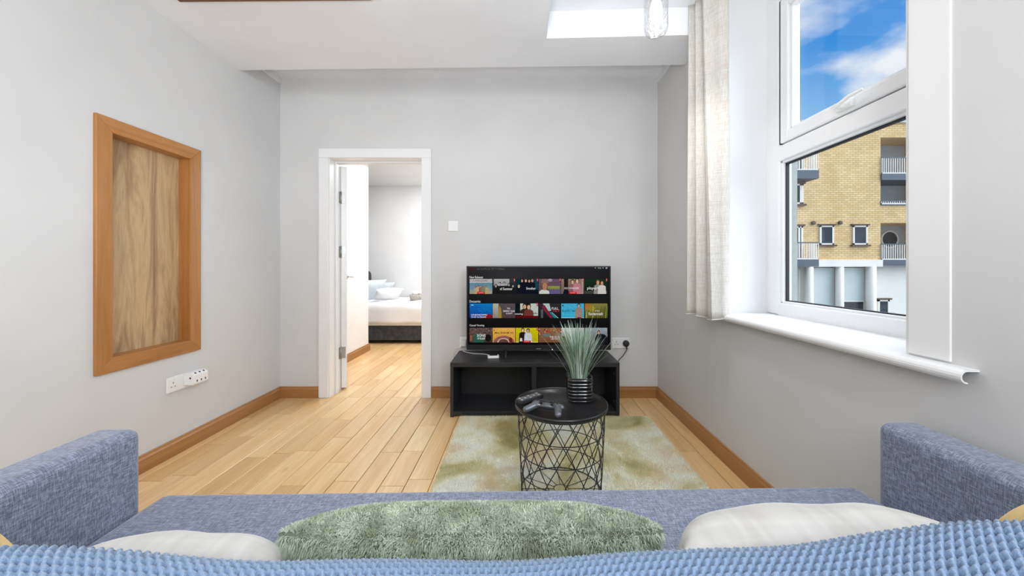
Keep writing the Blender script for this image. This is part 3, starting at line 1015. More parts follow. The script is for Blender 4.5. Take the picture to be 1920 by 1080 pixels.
class Print:
    """flat picture on the screen made of coloured faces, each layer a hair in front of the last"""

    def __init__(self, px0, py0, px1, py1):
        a = P(px0, py1, YS); b = P(px1, py0, YS)
        self.x0, self.z0, self.w, self.h = a.x, a.z, b.x - a.x, b.z - a.z
        self.v = []; self.f = []; self.c = []; self.layer = 0

    def q(self, pts, cols):
        b = len(self.v)
        y = YS - .0018 - .00004 * self.layer
        self.layer += 1
        for (u_, v_) in pts: self.v.append((self.x0 + u_ * self.w, y, self.z0 + v_ * self.h))
        self.f.append(list(range(b, b + len(pts))))
        self.c.append([cols] * len(pts) if not isinstance(cols, list) else cols)
        return self

    def r(self, a, b, c, d, col, top=None):
        """rectangle; top = colour at its upper edge for a two-tone picture"""
        cols = col if top is None else [col, col, top, top]
        return self.q([(a, b), (c, b), (c, d), (a, d)], cols)

    def e(self, cx, cy, rx, ry, col, n=12, a0=0, a1=2 * PI):
        return self.q([(cx + rx * math.cos(a0 + (a1 - a0) * i / n), cy + ry * math.sin(a0 + (a1 - a0) * i / n)) for i in range(n + (0 if a1 - a0 > 6 else 1))], col)

    def person(self, cx, top, s, hair, skin, cloth):
        """head and shoulders"""
        self.q([(cx - .15 * s, 0), (cx + .15 * s, 0), (cx + .13 * s, top - .30 * s), (cx + .05 * s, top - .23 * s), (cx - .05 * s, top - .23 * s), (cx - .13 * s, top - .30 * s)], cloth)
        self.e(cx, top - .11 * s, .065 * s, .135 * s, hair)
        self.e(cx, top - .135 * s, .046 * s, .105 * s, skin)
        return self

    def t(self, s, cx, cy, h, col, bold=True, width=None, left=False):
        v, f, a, b, c, d = text_geom(s, bold)
        k = h * self.h / (d - c)
        kx = k if width is None else width * self.w / (b - a)
        y = YS - .0018 - .00004 * self.layer
        self.layer += 1
        bb = len(self.v)
        ox = 0 if left else (b - a) / 2
        for (x_, y_) in v:
            self.v.append((self.x0 + cx * self.w + (x_ - a - ox) * kx, y, self.z0 + cy * self.h + (y_ - (c + d) / 2) * k))
        for p in f:
            self.f.append([bb + i for i in p]); self.c.append([col] * len(p))
        return self

    def build(self, name, parent):
        me = bpy.data.meshes.new(name)
        base = np.array(base_of(parent))
        me.from_pydata((np.array(self.v) - base).tolist(), [], self.f)
        at = me.color_attributes.new('Col', 'FLOAT_COLOR', 'CORNER')
        flat = []
        for cols in self.c:
            for c in cols: flat.extend((*c, 1.0))
        at.data.foreach_set('color', flat)
        me.materials.append(M['print'])
        o = bpy.data.objects.new(name, me); o.parent = parent
        C.objects.link(o)
        return o


def S(r, g_, b):
    f = lambda c: (c / 255 / 12.92) if c / 255 <= .04045 else ((c / 255 + .055) / 1.055) ** 2.4
    return (f(r), f(g_), f(b))


WH = S(235, 235, 235); RED = S(215, 10, 30); BLK = S(12, 12, 14)
cols_x = [(880.5, 923), (923.8, 966), (967, 1009), (1010, 1051.5), (1052.3, 1095), (1096.5, 1138.7)]
rows_y = [(523, 551), (569, 596.3), (614.6, 642)]
sk_, sk2, sk3 = S(214, 160, 130), S(190, 130, 100), S(230, 190, 160)


def badge(p):
    p.r(.93, .82, 1.0, 1.06, S(150, 10, 30)); p.r(.955, .86, .98, 1.0, S(230, 190, 195)); return p


def newtag(p):
    p.r(.33, 0, .67, .13, RED); p.r(.38, .045, .62, .08, S(255, 170, 170)); return p


def tile(i, j):
    (a, b), (c, d) = cols_x[i], rows_y[j]
    p = Print(a, c, b, d)
    k = (j, i)
    rr = random.Random(100 + j * 10 + i)
    if k == (0, 0):
        p.r(0, 0, 1, 1, S(165, 160, 140), S(190, 186, 190)).r(0, .22, 1, .76, S(130, 165, 180), S(95, 140, 165)).r(0, .74, 1, .78, S(205, 215, 220))
        p.t('LOVE COAST', .5, .88, .08, S(120, 90, 110), width=.62)
        p.q([(.2, .0), (.8, .0), (.74, .3), (.56, .42), (.36, .36)], S(150, 130, 100))
        for x_ in (.28, .38, .48, .58, .68, .76): p.person(x_, .52 + rr.random() * .1, .55, S(60, 45, 40), rr.choice((sk_, sk2)), rr.choice((S(170, 90, 90), S(190, 170, 120), S(120, 140, 110), S(200, 180, 150))))
        newtag(p)
    elif k == (0, 1):
        p.r(0, 0, 1, 1, S(22, 22, 22), S(60, 60, 60)).r(.05, .55, .74, 1, S(150, 150, 150), S(185, 185, 185))
        for x_, t_ in ((.14, .62), (.32, .78), (.52, .80), (.72, .70), (.90, .62)): p.person(x_, t_, .8, S(15, 15, 15), S(175, 172, 170), S(30, 30, 30))
        p.t('Queens', .42, .60, .16, WH, width=.40).t('of Summer', .60, .34, .18, WH, width=.56)
        badge(p)
    elif k == (0, 2):
        p.r(0, 0, 1, 1, S(12, 16, 24), S(30, 42, 50)).r(.0, .5, .2, 1, S(14, 52, 60)).r(.82, .3, 1, 1, S(25, 70, 85))
        for x_, t_, h_ in ((.28, 1.0, S(25, 15, 12)), (.45, 1.0, S(70, 60, 55)), (.60, .98, S(35, 30, 30)), (.74, 1.0, S(90, 90, 90)), (.14, .62, S(120, 110, 100))): p.person(x_, t_, .95, h_, rr.choice((sk_, sk3)), S(20, 24, 36))
        p.t('Smother', .68, .37, .17, WH, width=.42)
        badge(p)
    elif k == (0, 3):
        p.r(0, 0, 1, 1, S(90, 78, 70), S(110, 88, 110)).r(.45, 0, 1, .34, S(105, 95, 140)).r(.42, .30, .95, .52, S(120, 130, 60), S(160, 165, 90))
        p.q([(.02, 0), (.48, 0), (.46, .2), (.32, .28), (.12, .28), (.02, .16)], S(215, 220, 210))
        p.e(.28, .66, .15, .30, S(130, 100, 80)).e(.28, .50, .105, .26, sk2).q([(.10, .74), (.46, .74), (.42, 1), (.16, 1)], S(140, 115, 110)).e(.52, .92, .1, .1, S(170, 150, 175))
        badge(p)
    elif k == (0, 4):
        p.r(0, 0, 1, 1, S(120, 100, 90), S(150, 130, 115)).r(.12, 0, .3, 1, S(40, 30, 30)).r(.9, 0, .94, 1, S(200, 180, 170))
        p.person(.50, .95, 1.25, S(40, 22, 20), sk3, S(150, 90, 100)).person(.70, 1.02, 1.25, S(50, 30, 25), sk3, S(195, 130, 145))
        p.q([(.08, 0), (.36, 0), (.3, .26), (.1, .2)], S(20, 24, 50))
        p.t('XO FOREVER', .45, .38, .12, WH, width=.66)
        newtag(p); badge(p)
    elif k == (0, 5):
        p.r(0, 0, 1, 1, S(16, 32, 24), S(26, 54, 34)).r(0, 0, 1, .2, S(70, 70, 68))
        p.person(.58, .92, 1.25, S(130, 90, 60), sk_, S(150, 150, 140)).person(.76, .88, 1.25, S(70, 50, 40), sk_, S(220, 215, 210))
        p.t('players', .36, .36, .24, WH, width=.52)
        badge(p)
    elif k == (1, 0):
        p.r(0, 0, 1, 1, S(16, 80, 170), S(20, 130, 205)).r(0, 0, .5, .9, S(14, 70, 160), S(24, 110, 200)).r(.06, .86, .18, .92, S(150, 220, 240))
        for _ in range(16): p.e(rr.random(), .35 + rr.random() * .5, .02, .02, S(50, 150, 200), 6)
        p.q([(.55, 0), (1, 0), (1, .2), (.85, .30), (.7, .24)], S(150, 25, 45))
        p.t('UNKNOWN', .42, .22, .12, WH, width=.70).t('OUR OCEANS', .40, .07, .10, WH, width=.66)
    elif k == (1, 1):
        p.r(0, 0, 1, 1, S(85, 65, 70), S(92, 84, 88)).r(0, 0, .26, 1, S(150, 140, 125), S(190, 185, 180)).r(.08, .7, .2, .95, S(180, 190, 150))
        p.q([(.26, 0), (.40, 0), (.38, .6), (.31, .85), (.27, .6)], S(170, 140, 60))
        p.t('THE', .70, .66, .10, WH, width=.14).t('DEEPEST CALM', .72, .48, .11, WH, width=.50).t('& LIGHT', .74, .32, .11, WH, width=.28)
    elif k == (1, 2):
        p.r(0, 0, 1, 1, S(18, 32, 34), S(16, 22, 22)).r(.20, .1, .34, 1, S(205, 210, 195)).r(.66, .1, 1, 1, S(190, 205, 195), S(205, 215, 205))
        p.person(.40, .98, 1.5, S(45, 30, 20), S(215, 175, 130), S(60, 40, 35)).person(.58, .94, 1.5, S(60, 38, 25), S(225, 185, 150), S(120, 60, 50))
        p.r(0, 0, 1, .16, S(100, 16, 20))
        p.t('missing', .14, .27, .13, WH, width=.36).t('calls', .84, .34, .12, S(40, 50, 50), width=.24)
        badge(p)
    elif k == (1, 3):
        p.r(0, 0, 1, 1, S(28, 22, 26), S(52, 50, 54)).r(.1, 0, .2, .6, S(90, 95, 90)).q([(.18, 1), (.48, 1), (.56, .5), (.40, .45)], S(190, 205, 205))
        p.q([(.12, .8), (.26, .9), (.66, 0), (.52, 0), (.30, .4)], S(130, 40, 60)).q([(.48, .4), (.56, .4), (.84, 0), (.70, 0)], S(30, 140, 150)).q([(.56, .42), (.60, .4), (.9, 0), (.86, 0)], S(180, 215, 215))
        p.t('FULL', .74, .66, .15, WH, width=.30).t('TILT', .78, .50, .13, S(200, 70, 90), width=.34)
    elif k == (1, 4):
        p.r(0, 0, 1, 1, S(60, 185, 220), S(75, 180, 220)).r(0, 0, 1, .04, S(190, 225, 235)).e(.07, .86, .03, .06, S(20, 60, 80))
        p.t('PLASTIC TIDE', .34, .49, .14, S(15, 55, 75), width=.58)
        p.person(.77, .98, 1.15, S(25, 30, 40), S(190, 165, 150), S(160, 140, 130)).r(.70, 0, .86, .06, S(150, 30, 50))
    elif k == (1, 5):
        p.r(0, 0, 1, 1, S(96, 96, 40), S(140, 135, 70)).q([(0, .5), (.16, .6), (.2, 1), (0, 1)], S(190, 110, 50)).e(.3, .66, .14, .24, S(170, 150, 40))
        for _ in range(16):
            x_ = rr.random(); p.q([(x_, 0), (x_ + .03, 0), (x_ + .06, .5 + .5 * rr.random()), (x_ + .04, .5 + .4 * rr.random())], rr.choice((S(150, 160, 60), S(90, 100, 40), S(180, 180, 120), S(70, 70, 35))))
        p.t('of the', .55, .50, .08, WH, width=.2).t('Savannah', .48, .30, .20, WH, width=.64)
    elif k == (2, 0):
        p.r(0, 0, 1, 1, S(70, 58, 52), S(105, 88, 80))
        for _ in range(40): p.e(rr.random(), .45 + rr.random() * .5, .03, .05, rr.choice((S(120, 80, 80), S(90, 70, 66), S(150, 120, 110), S(60, 45, 45))), 6)
        p.q([(.14, 0), (.62, 0), (.56, .5), (.40, .62), (.22, .56)], S(45, 98, 78)).e(.82, .3, .14, .26, S(28, 26, 24)).r(.02, .1, .12, .5, S(160, 90, 75))
        p.t('SONS', .52, .48, .18, WH, width=.38).t('OF RUGBY', .52, .27, .14, WH, width=.36)
    elif k == (2, 1):
        p.r(0, 0, 1, 1, S(225, 160, 70), S(240, 185, 85)).e(.5, .0, .46, .46, S(150, 95, 85), 20, 0, PI).e(.48, 0, .27, .30, S(225, 190, 175), 20, 0, PI).e(.48, 0, .22, .24, S(105, 70, 65), 20, 0, PI).e(.80, .14, .08, .2, S(120, 40, 40)).e(.06, .84, .02, .06, S(120, 50, 20))
        p.t('SMALL KINGDOM TOO', .5, .66, .13, S(35, 22, 10), width=.84)
    elif k == (2, 2):
        p.r(0, 0, 1, 1, S(190, 180, 20), S(215, 205, 20)).r(.42, 0, .5, .9, S(225, 225, 200)).r(0, 0, 1, .04, S(240, 240, 150))
        p.person(.31, .98, 1.15, S(60, 45, 30), sk3, S(40, 24, 34)).person(.55, .94, 1.2, S(25, 22, 22), sk_, S(215, 215, 225)).q([(.18, .08), (.30, .08), (.28, .3), (.2, .3)], S(230, 230, 230))
        newtag(p); badge(p)
    elif k == (2, 3):
        p.r(0, 0, 1, 1, S(125, 82, 60), S(150, 105, 75))
        for _ in range(26): p.e(rr.random(), .55 + rr.random() * .4, .03, .05, rr.choice((S(190, 50, 40), S(205, 120, 90), S(90, 40, 35), S(215, 160, 120))), 7)
        p.e(.36, .5, .2, .12, S(110, 125, 110))
        p.t('THE CLUB', .72, .38, .12, WH, width=.46).t('ON TOUR', .76, .24, .11, WH, width=.40)
    elif k == (2, 4):
        p.r(0, 0, 1, 1, S(120, 125, 115), S(205, 208, 205)).r(0, 0, 1, .42, S(90, 100, 45)).r(.3, 0, .48, .3, S(30, 35, 20))
    else:
        p.r(0, 0, 1, 1, S(60, 70, 80), S(165, 172, 182)).e(.72, .2, .3, .4, S(20, 25, 32)).person(.62, .8, 1.0, S(30, 30, 35), sk_, S(25, 30, 40))
    p.build('thumbnail', scr)


for j in range(3):
    for i in range(6): tile(i, j)
hdg = [('New Releases', 880.5, 905.5, 519.7), ('Docuseries', 880.5, 901, 565), ('Casual Viewing', 880.5, 908, 610.4)]
for s, a, b, y in hdg:
    Print(a, y - 3, b, y + 3).t(s, 0, .5, .78, S(225, 225, 225), True, 1.0, True).build('heading', scr)
mn = Print(880, 501, 950, 507)
mn.t('NETFLIX', 0, .5, .55, S(110, 35, 40), True, .155, True)
for s, a, w in (('Home', .20, .085), ('Series', .31, .08), ('Films', .41, .07), ('New', .505, .05), ('Popular', .585, .09), ('My List', .70, .08), ('Browse', .80, .14)):
    mn.t(s, a, .5, .42, S(130, 130, 130), False, w, True)
mn.build('menu_bar', scr)
ic = Print(1112, 499, 1142, 505)
ic.e(.14, .45, .04, .2, S(150, 150, 150)).t('Kids', .30, .45, .5, S(200, 200, 200), False, .2, True).e(.62, .45, .04, .2, S(150, 160, 200)).r(.78, .15, .90, .75, S(150, 155, 190)).build('menu_icon', scr)

# white media box with cable under the screen
mb_ = tag(empty('media_box', P(928, 666, 2.86)), 'small white media box with a loose cable on the bench under the television', 'box')
mc = Vector((P(925, 666, 2.86).x, 2.85, bz))
Rm = Matrix.Rotation(.12, 3, 'Z')
MB().obox(mc + Vector((0, 0, .010)), (.085, .055, .019), Rm).build('box_body', M['white_plastic'], mb_, .004, 3)
MB().obox(mc + Vector((.002, .0, .0205)), (.06, .035, .002), Rm).build('top_inset', M['black_plastic'], mb_)
cab = [mc + Vector((-.02, .028, .010)), mc + Vector((-.03, .05, .004)), mc + Vector((-.07, .10, .004)), mc + Vector((-.16, .12, .004)), mc + Vector((-.22, .16, .004)), mc + Vector((-.26, .20, .005))]
MB().tube(smooth_path(cab), .003, 6).build('cable', M['white_plastic'], mb_)

# ------------------------------------------------------------------ rug
RX0, RX1, RY0, RY1 = -.43, .918, .95, 2.685
rug = tag(empty('rug', ((RX0 + RX1) / 2, (RY0 + RY1) / 2, 0)), 'mottled green, cream and ochre shaggy rug in front of the media bench', 'rug')
MB().box(RX0 + .004, RX1 - .004, RY0 + .004, RY1 - .004, .0015, .010).build('backing', M['rug'], rug, .003)
nb = 150000
px = rng.uniform(RX0, RX1, nb); py = RY0 + (RY1 - RY0) * rng.random(nb) ** 0.75
ang = rng.uniform(0, 2 * PI, nb); ln = rng.uniform(.010, .017, nb); wd = rng.uniform(.0012, .0024, nb)
lean = rng.uniform(0, .011, nb); la = rng.uniform(0, 2 * PI, nb)
v = np.zeros((nb, 3, 3))
v[:, 0] = np.stack([px - np.cos(ang) * wd, py - np.sin(ang) * wd, np.full(nb, .008)], 1)
v[:, 1] = np.stack([px + np.cos(ang) * wd, py + np.sin(ang) * wd, np.full(nb, .008)], 1)
v[:, 2] = np.stack([px + np.cos(la) * lean, py + np.sin(la) * lean, .008 + ln], 1)
raw_mesh('pile', v.reshape(-1, 3), np.arange(nb * 3).reshape(-1, 3), M['rug'], rug, kind='stuff')

# ------------------------------------------------------------------ wire basket side table
TCX, TCY = .195, 1.80
TZ = .426
tab = tag(empty('side_table', (TCX, TCY, .012)), 'round black side table with a wire basket base on the rug', 'table')
TR = .2215
MB().lathe([(0, TZ - .006), (TR - .004, TZ - .006), (TR, TZ - .002), (TR, TZ + .011), (TR - .003, TZ + .012), (TR - .0045, TZ + .010), (TR - .006, TZ), (0, TZ)], (TCX, TCY, 0), 72).build('tray_top', M['black_metal'], tab)
zb, zt = .018, TZ - .010
rb, rt = .190, .209


def wr_pt(a, z):
    t = (z - zb) / (zt - zb)
    r = rb + (rt - rb) * t
    return Vector((TCX + r * math.cos(a), TCY + r * math.sin(a), z))


for z in (zb, .115, .215, .315, zt):
    MB().tube([wr_pt(2 * PI * i / 48, z) for i in range(48)], .0021 if zb < z < zt else .0034, 6, closed=True).build('ring', M['black_metal'], tab)
NW = 15
for s in (-1, 1):
    for i in range(NW):
        a0 = 2 * PI * (i + (.5 if s > 0 else 0)) / NW
        pts = [wr_pt(a0 + s * math.radians(62) * k / 8, zb + (zt - zb) * k / 8) for k in range(9)]
        MB().tube(pts, .0022, 6).build('wire', M['black_metal'], tab)
for i in range(12):
    a = 2 * PI * i / 12
    MB().tube([(TCX + .035 * math.cos(a), TCY + .035 * math.sin(a), zb), wr_pt(a, zb)], .0017, 5).build('floor_wire', M['black_metal'], tab)
MB().tube([(TCX + .035 * math.cos(2 * PI * i / 20), TCY + .035 * math.sin(2 * PI * i / 20), zb) for i in range(20)], .0019, 5, closed=True).build('floor_ring', M['black_metal'], tab)

# ------------------------------------------------------------------ potted grass
pcx, pcy = .293, 1.868
plant = tag(empty('potted_grass', (pcx, pcy, TZ)), 'spiky grey-green grass in a ribbed black pot on the side table', 'plant')
prof = []
for i in range(61):
    t = i / 60
    r = .0585 + .0035 * t + .0013 * math.sin(t * 2 * PI * 7 + .5 * math.sin(t * 17))
    if t < .05: r -= .006 * (1 - t / .05)
    prof.append((r, TZ + .0005 + .118 * t))
prof += [(.0575, TZ + .1195), (.054, TZ + .112), (.052, TZ + .095), (0, TZ + .095)]
prof = [(0, TZ + .0005)] + prof
pt_ = MB().lathe(prof, (pcx, pcy, 0), 48, power=5.0)
pt_.build('pot', M['pot'], plant)
MB().lathe([(0, TZ + .100), (.046, TZ + .100), (.046, TZ + .0955)], (pcx, pcy, 0), 24).build('soil', M['soil'], plant)
bl_meshes = []
rg = random.Random(5)
for kx in range(10):
    me = bpy.data.meshes.new('blade')
    hgt = .19 + .014 * kx
    bend = .006 + .036 * rg.random()
    vs = []; fs = []
    ns = 7
    for i in range(ns + 1):
        t = i / ns
        w = .0034 * (1 - t) ** .55 + .0002
        xo = bend * t * t * 1.6
        z_ = hgt * (t - .06 * t * t)
        vs += [(xo, -w, z_), (xo + .0008 * (1 - t), 0, z_ + .0002), (xo, w, z_)]
    for i in range(ns):
        a = i * 3
        fs += [(a, a + 1, a + 4, a + 3), (a + 1, a + 2, a + 5, a + 4)]
    me.from_pydata(vs, [], fs)
    me.polygons.foreach_set('use_smooth', [True] * len(fs))
    me.materials.append(M['grass'])
    bl_meshes.append(me)
for i in range(285):
    o = bpy.data.objects.new('blade', rg.choice(bl_meshes))
    o.parent = plant
    rr_ = .038 * math.sqrt(rg.random()); an = rg.random() * 2 * PI
    o.location = (rr_ * math.cos(an), rr_ * math.sin(an), .10)
    tilt = (rr_ / .038) * .25 * rg.random() + .07 * rg.random()
    if i in (3, 17, 41, 77, 110): tilt = .50
    oa = an + rg.uniform(-.5, .5)
    if i in (3, 17): oa = PI + rg.uniform(-.1, .1); o.location = (-.035, 0, .10)
    if i in (41, 77, 110): oa = rg.uniform(-.1, .1); o.location = (.035, .005, .10)
    o.rotation_euler = (0, tilt, oa)
    s_ = rg.uniform(.86, 1.06)
    o.scale = (s_, 1.1, s_)
    C.objects.link(o)

# ------------------------------------------------------------------ remote control
ra = P(963, 750, 1.81); rbp = P(1010, 732, 1.86)
rem_c = Vector((.046, 1.828, TZ + .0068))
ra_ = math.radians(50)
Rr = Matrix.Rotation(ra_, 3, 'Z') @ Matrix.Rotation(math.radians(4.2), 3, 'Y')
rem = tag(empty('remote_control', rem_c), 'slim black remote control with many buttons on the side table', 'remote')
MB().obox(rem_c + Vector((0, 0, .0105)), (.175, .044, .020), Rr).build('body', M['black_matte'], rem, .006, 3)
bt = MB(); bt2 = MB()
for i in range(12):
    for j in range(3):
        c = rem_c + Rr @ Vector((-.078 + i * .0132, (-1 + j) * .0125, .0212))
        if i in (6, 7) and j == 1: continue
        (bt2 if (i * 3 + j) % 5 == 0 else bt).obox(c, (.0078, .0082, .0024), Rr)
bt.build('button_pad', plain('grey_rubber_keys', (.16, .16, .165), .5), rem, kind='stuff')
bt2.build('printed_key', plain('pale_keys', (.55, .55, .55), .5), rem, kind='stuff')
MB().lathe([(.011, 0), (.011, .0024), (.006, .003), (0, .003)], rem_c + Rr @ Vector((.0078, 0, .0205)), 20).build('ring_button', M['grey_pad'], rem)

# ------------------------------------------------------------------ game controller
gc = Vector((.118, 1.685, TZ))
ga = math.radians(-24)
Rg = Matrix.Rotation(ga, 3, 'Z') @ Matrix.Rotation(math.radians(-8), 3, 'X')
pad = tag(empty('game_controller', gc), 'dark grey game controller with two thumbsticks on the side table', 'controller')


def gp(x_, y_, z_): return gc + Rg @ Vector((x_, y_, z_)) + Vector((0, 0, .012))


gm = MB()
gm.ellipsoid(gp(0, .012, .020), (.055, .026, .016), 20, 12, rot=Rg)
for s in (-1, 1):
    gm.ellipsoid(gp(s * .048, .012, .021), (.030, .029, .018), 18, 12, rot=Rg)
    for k in range(7):
        t = k / 6
        gm.ellipsoid(gp(s * (.054 + .020 * t), -.005 - .058 * t, .018 - .010 * t), (.0185 - .003 * t, .019 - .003 * t, .0170 - .003 * t), 14, 10)
go = gm.build('shell', M['grey_pad'], pad)
rm = go.modifiers.new('remesh', 'REMESH'); rm.mode = 'VOXEL'; rm.voxel_size = .0022; rm.use_smooth_shade = True
sm_ = go.modifiers.new('smooth', 'SMOOTH'); sm_.iterations = 8; sm_.factor = .6
for s in (-1, 1):
    t_ = MB()
    c = gp(s * .026, -.008, .034)
    upv = Rg @ Vector((0, 0, 1))
    t_.tube([c - upv * .004, c + upv * .010], .006, 12)
    t_.tube([c + upv * .009, c + upv * .0125, c + upv * .014], [.0095, .0105, .0085], 18)
    t_.build('thumbstick', M['black_matte'], pad)
    sh = MB(); sh.ellipsoid(gp(s * .052, .040, .022), (.017, .010, .009), 12, 8, rot=Rg); sh.build('shoulder_button', M['black_plastic'], pad)
MB().obox(gp(0, .018, .0365), (.046, .026, .004), Rg).build('touchpad', M['black_matte'], pad, .002)
for dx, dy in ((.010, 0), (-.010, 0), (0, .010), (0, -.010)):
    c = gp(.050 + dx, .012 + dy, .0385)
    MB().tube([c, c + Rg @ Vector((0, 0, .004))], .0045, 12).build('action_button', M['black_plastic'], pad)
dp = MB(); dp.obox(gp(-.050, .012, .0405), (.022, .007, .004), Rg).obox(gp(-.050, .012, .0404), (.007, .022, .004), Rg); dp.build('direction_pad', M['black_plastic'], pad, .001)

# ------------------------------------------------------------------ sofa
sofa = empty('sofa', (0, .5, 0))
tag(sofa, 'blue-grey woven fabric sofa with low boxy arms, seen over its backrest', 'sofa')
AX = 1.128; AI = 1.012; AT = .655


def puff_box(name, x0, x1, y0, y1, z0, z1, bev, puff, nx=24, ny=16):
    """cushion-like block: bevelled box whose top swells a little"""
    o = MB().box(x0, x1, y0, y1, z0, z1).build(name, M['sofa'], sofa, bev, 5)
    return o


puff_box('armrest', -AX, -AI, -.16, 1.036, .10, AT, .028, 0)
puff_box('armrest', AI, AX, -.16, 1.036, .10, AT, .028, 0)
puff_box('seat', -AI + .001, AI - .001, .33, 1.094, .16, .443, .03, 0)
puff_box('backrest', -AI + .001, AI - .001, .02, .352, .16, .795, .035, 0)
puff_box('base', -AI + .001, AI - .001, -.1, 1.04, .09, .159, .005, 0)
for x_, y_ in ((-1.06, -.1), (1.06, -.1), (-1.06, .97), (1.06, .97)):
    MB().lathe([(.018, .012 if False else 0), (.024, .10)], (x_, y_, 0), 12).build('leg', M['black_matte'], sofa)
# stitched seams along the armrests and the seat
for s in (-1, 1):
    MB().tube([(s * (AI - .0005), -.12, .600), (s * (AI - .0005), 1.00, .600)], .0015, 5).build('seam', M['sofa'], sofa) if False else None
sofa.rotation_euler = (0, 0, .02)

# ------------------------------------------------------------------ knitted throw over the backrest
thr = tag(empty('knitted_throw', (0, .2, .80)), 'chunky blue knitted throw draped over the sofa backrest', 'throw')
kx_ = np.array([-.70, -.50, -.42, -.35, -.23, -.01, .14, .22, .27, .32, .37, .42, .49, .70])
kz_ = np.array([.836, .832, .830, .828, .821, .815, .818, .824, .829, .838, .844, .851, .855, .845])
nx_, ns_ = 1000, 380
gx = np.linspace(-.68, .68, nx_)
# path across the backrest: up the front, over the rounded edge, back over the top, down behind
F_ = .374; r_ = .042
seg = []
drop = .050
for t in np.linspace(0, 1, 40)[:-1]: seg.append((F_, -r_ - drop + t * drop, 1, 0))
for t in np.linspace(0, PI / 2, 60)[:-1]: seg.append((F_ - r_ + r_ * math.cos(t), -r_ + r_ * math.sin(t), math.cos(t), math.sin(t)))
for t in np.linspace(0, 1, 200)[:-1]: seg.append((F_ - r_ - t * (F_ - r_ - .02), 0, 0, 1))
for t in np.linspace(PI / 2, PI, 40): seg.append((.02 + .03 * math.cos(t), -.03 + .03 * math.sin(t), math.cos(t), math.sin(t)))
seg = np.array(seg)
ds = np.concatenate([[0], np.cumsum(np.hypot(np.diff(seg[:, 0]), np.diff(seg[:, 1])))])
su = np.linspace(0, ds[-1], ns_)
py_ = np.interp(su, ds, seg[:, 0]); pz_ = np.interp(su, ds, seg[:, 1]); ny_ = np.interp(su, ds, seg[:, 2]); nz_ = np.interp(su, ds, seg[:, 3])
GX, SU = np.meshgrid(gx, su)
top = np.interp(GX, kx_, kz_)
ker = np.ones(41) / 41
t1 = np.convolve(np.pad(np.interp(gx, kx_, kz_), 20, mode='edge'), ker, 'valid')
top = np.broadcast_to(t1, GX.shape)
wob = .0028 * np.sin(GX * 9 + SU * 5) + .0015 * np.sin(GX * 23 - SU * 17)
# knit: staggered, slanted stitch lumps
pu, pv = .0092, .0082
MIR = np.tanh(GX * 7)
U = (GX + .45 * SU * MIR + .004 * np.sin(SU * 40 + GX * 6)) / pu
V = (SU + .004 * np.sin(GX * 11)) / pv
row = np.floor(V)
fu = (U + .5 * (row % 2)) % 1 - .5
fv = V - row - .5
sl = fu + .55 * fv * MIR
lump = np.clip(1 - (sl / .62) ** 2 - (fv / .66) ** 2, 0, 1) ** .55
# small deep holes where four stitches meet
U2 = fu + .5; U2 = np.minimum(U2, 1 - U2)
hole = np.exp(-((U2 / .23) ** 2 + ((fv - .12) / .30) ** 2))
H = lump * .0034 - hole * .0088 + wob
Yg = py_[:, None] + ny_[:, None] * H
Zg = top + pz_[:, None] + nz_[:, None] * H - .004
Yg = Yg + .02 * np.interp(GX, [-.6, 0, .6], [-.4, 0, .3])
verts = np.stack([GX, Yg, Zg], -1).reshape(-1, 3)
ii, jj = np.meshgrid(np.arange(ns_ - 1), np.arange(nx_ - 1), indexing='ij')
a = ii * nx_ + jj
faces = np.stack([a, a + 1, a + nx_ + 1, a + nx_], -1).reshape(-1, 4)
ko = raw_mesh('knit_cloth', verts, faces, M['knit'], thr, smooth=True)

# ------------------------------------------------------------------ cushions


def pillow(name, seam, half_w, half_h, t_f, t_b, tilt, yaw, mat, label, roll=0.0, p=4.0, ear=0.0, crease=0.0, res=40, rnd=0.0):
    """cushion leaning on the backrest; seam = middle of its top edge"""
    Rt = Matrix.Rotation(yaw, 3, 'Z') @ Matrix.Rotation(tilt, 3, 'X') @ Matrix.Rotation(roll, 3, 'Y')
    c = Vector(seam) - Rt @ Vector((0, 0, half_h))
    root = tag(empty(name, c - Vector((0, 0, half_h))), label, 'cushion')
    mb = MB()
    n_ = res
    rim = {}
    for side, tt in ((1, t_f), (-1, t_b)):
        vs = []
        for i in range(n_ + 1):
            for j in range(n_ + 1):
                a_ = 2 * i / n_ - 1; b_ = 2 * j / n_ - 1
                # denser near the edges
                a_ = math.sin(a_ * PI / 2); b_ = math.sin(b_ * PI / 2)
                k_ = (max(0, 1 - abs(a_) ** p) * max(0, 1 - abs(b_) ** p)) ** .5
                pass
                x_ = a_ * half_w * (1 - .07 * (1 - abs(b_) ** 3) + ear * abs(b_) ** 6)
                z_ = b_ * half_h * (1 + ear * abs(a_) ** 6 - rnd * abs(a_) ** 3)
                wv = crease * math.sin(a_ * 9 + b_ * 4) * k_
                vs.append(c + Rt @ Vector((x_, side * (tt * k_ + wv), z_)))
        fs = []
        for i in range(n_):
            for j in range(n_):
                q_ = i * (n_ + 1) + j
                fs.append((q_, q_ + 1, q_ + n_ + 2, q_ + n_ + 1))
        mb.add(vs, fs, 0, True)
    o = mb.build('cover', mat, root)
    return root, o


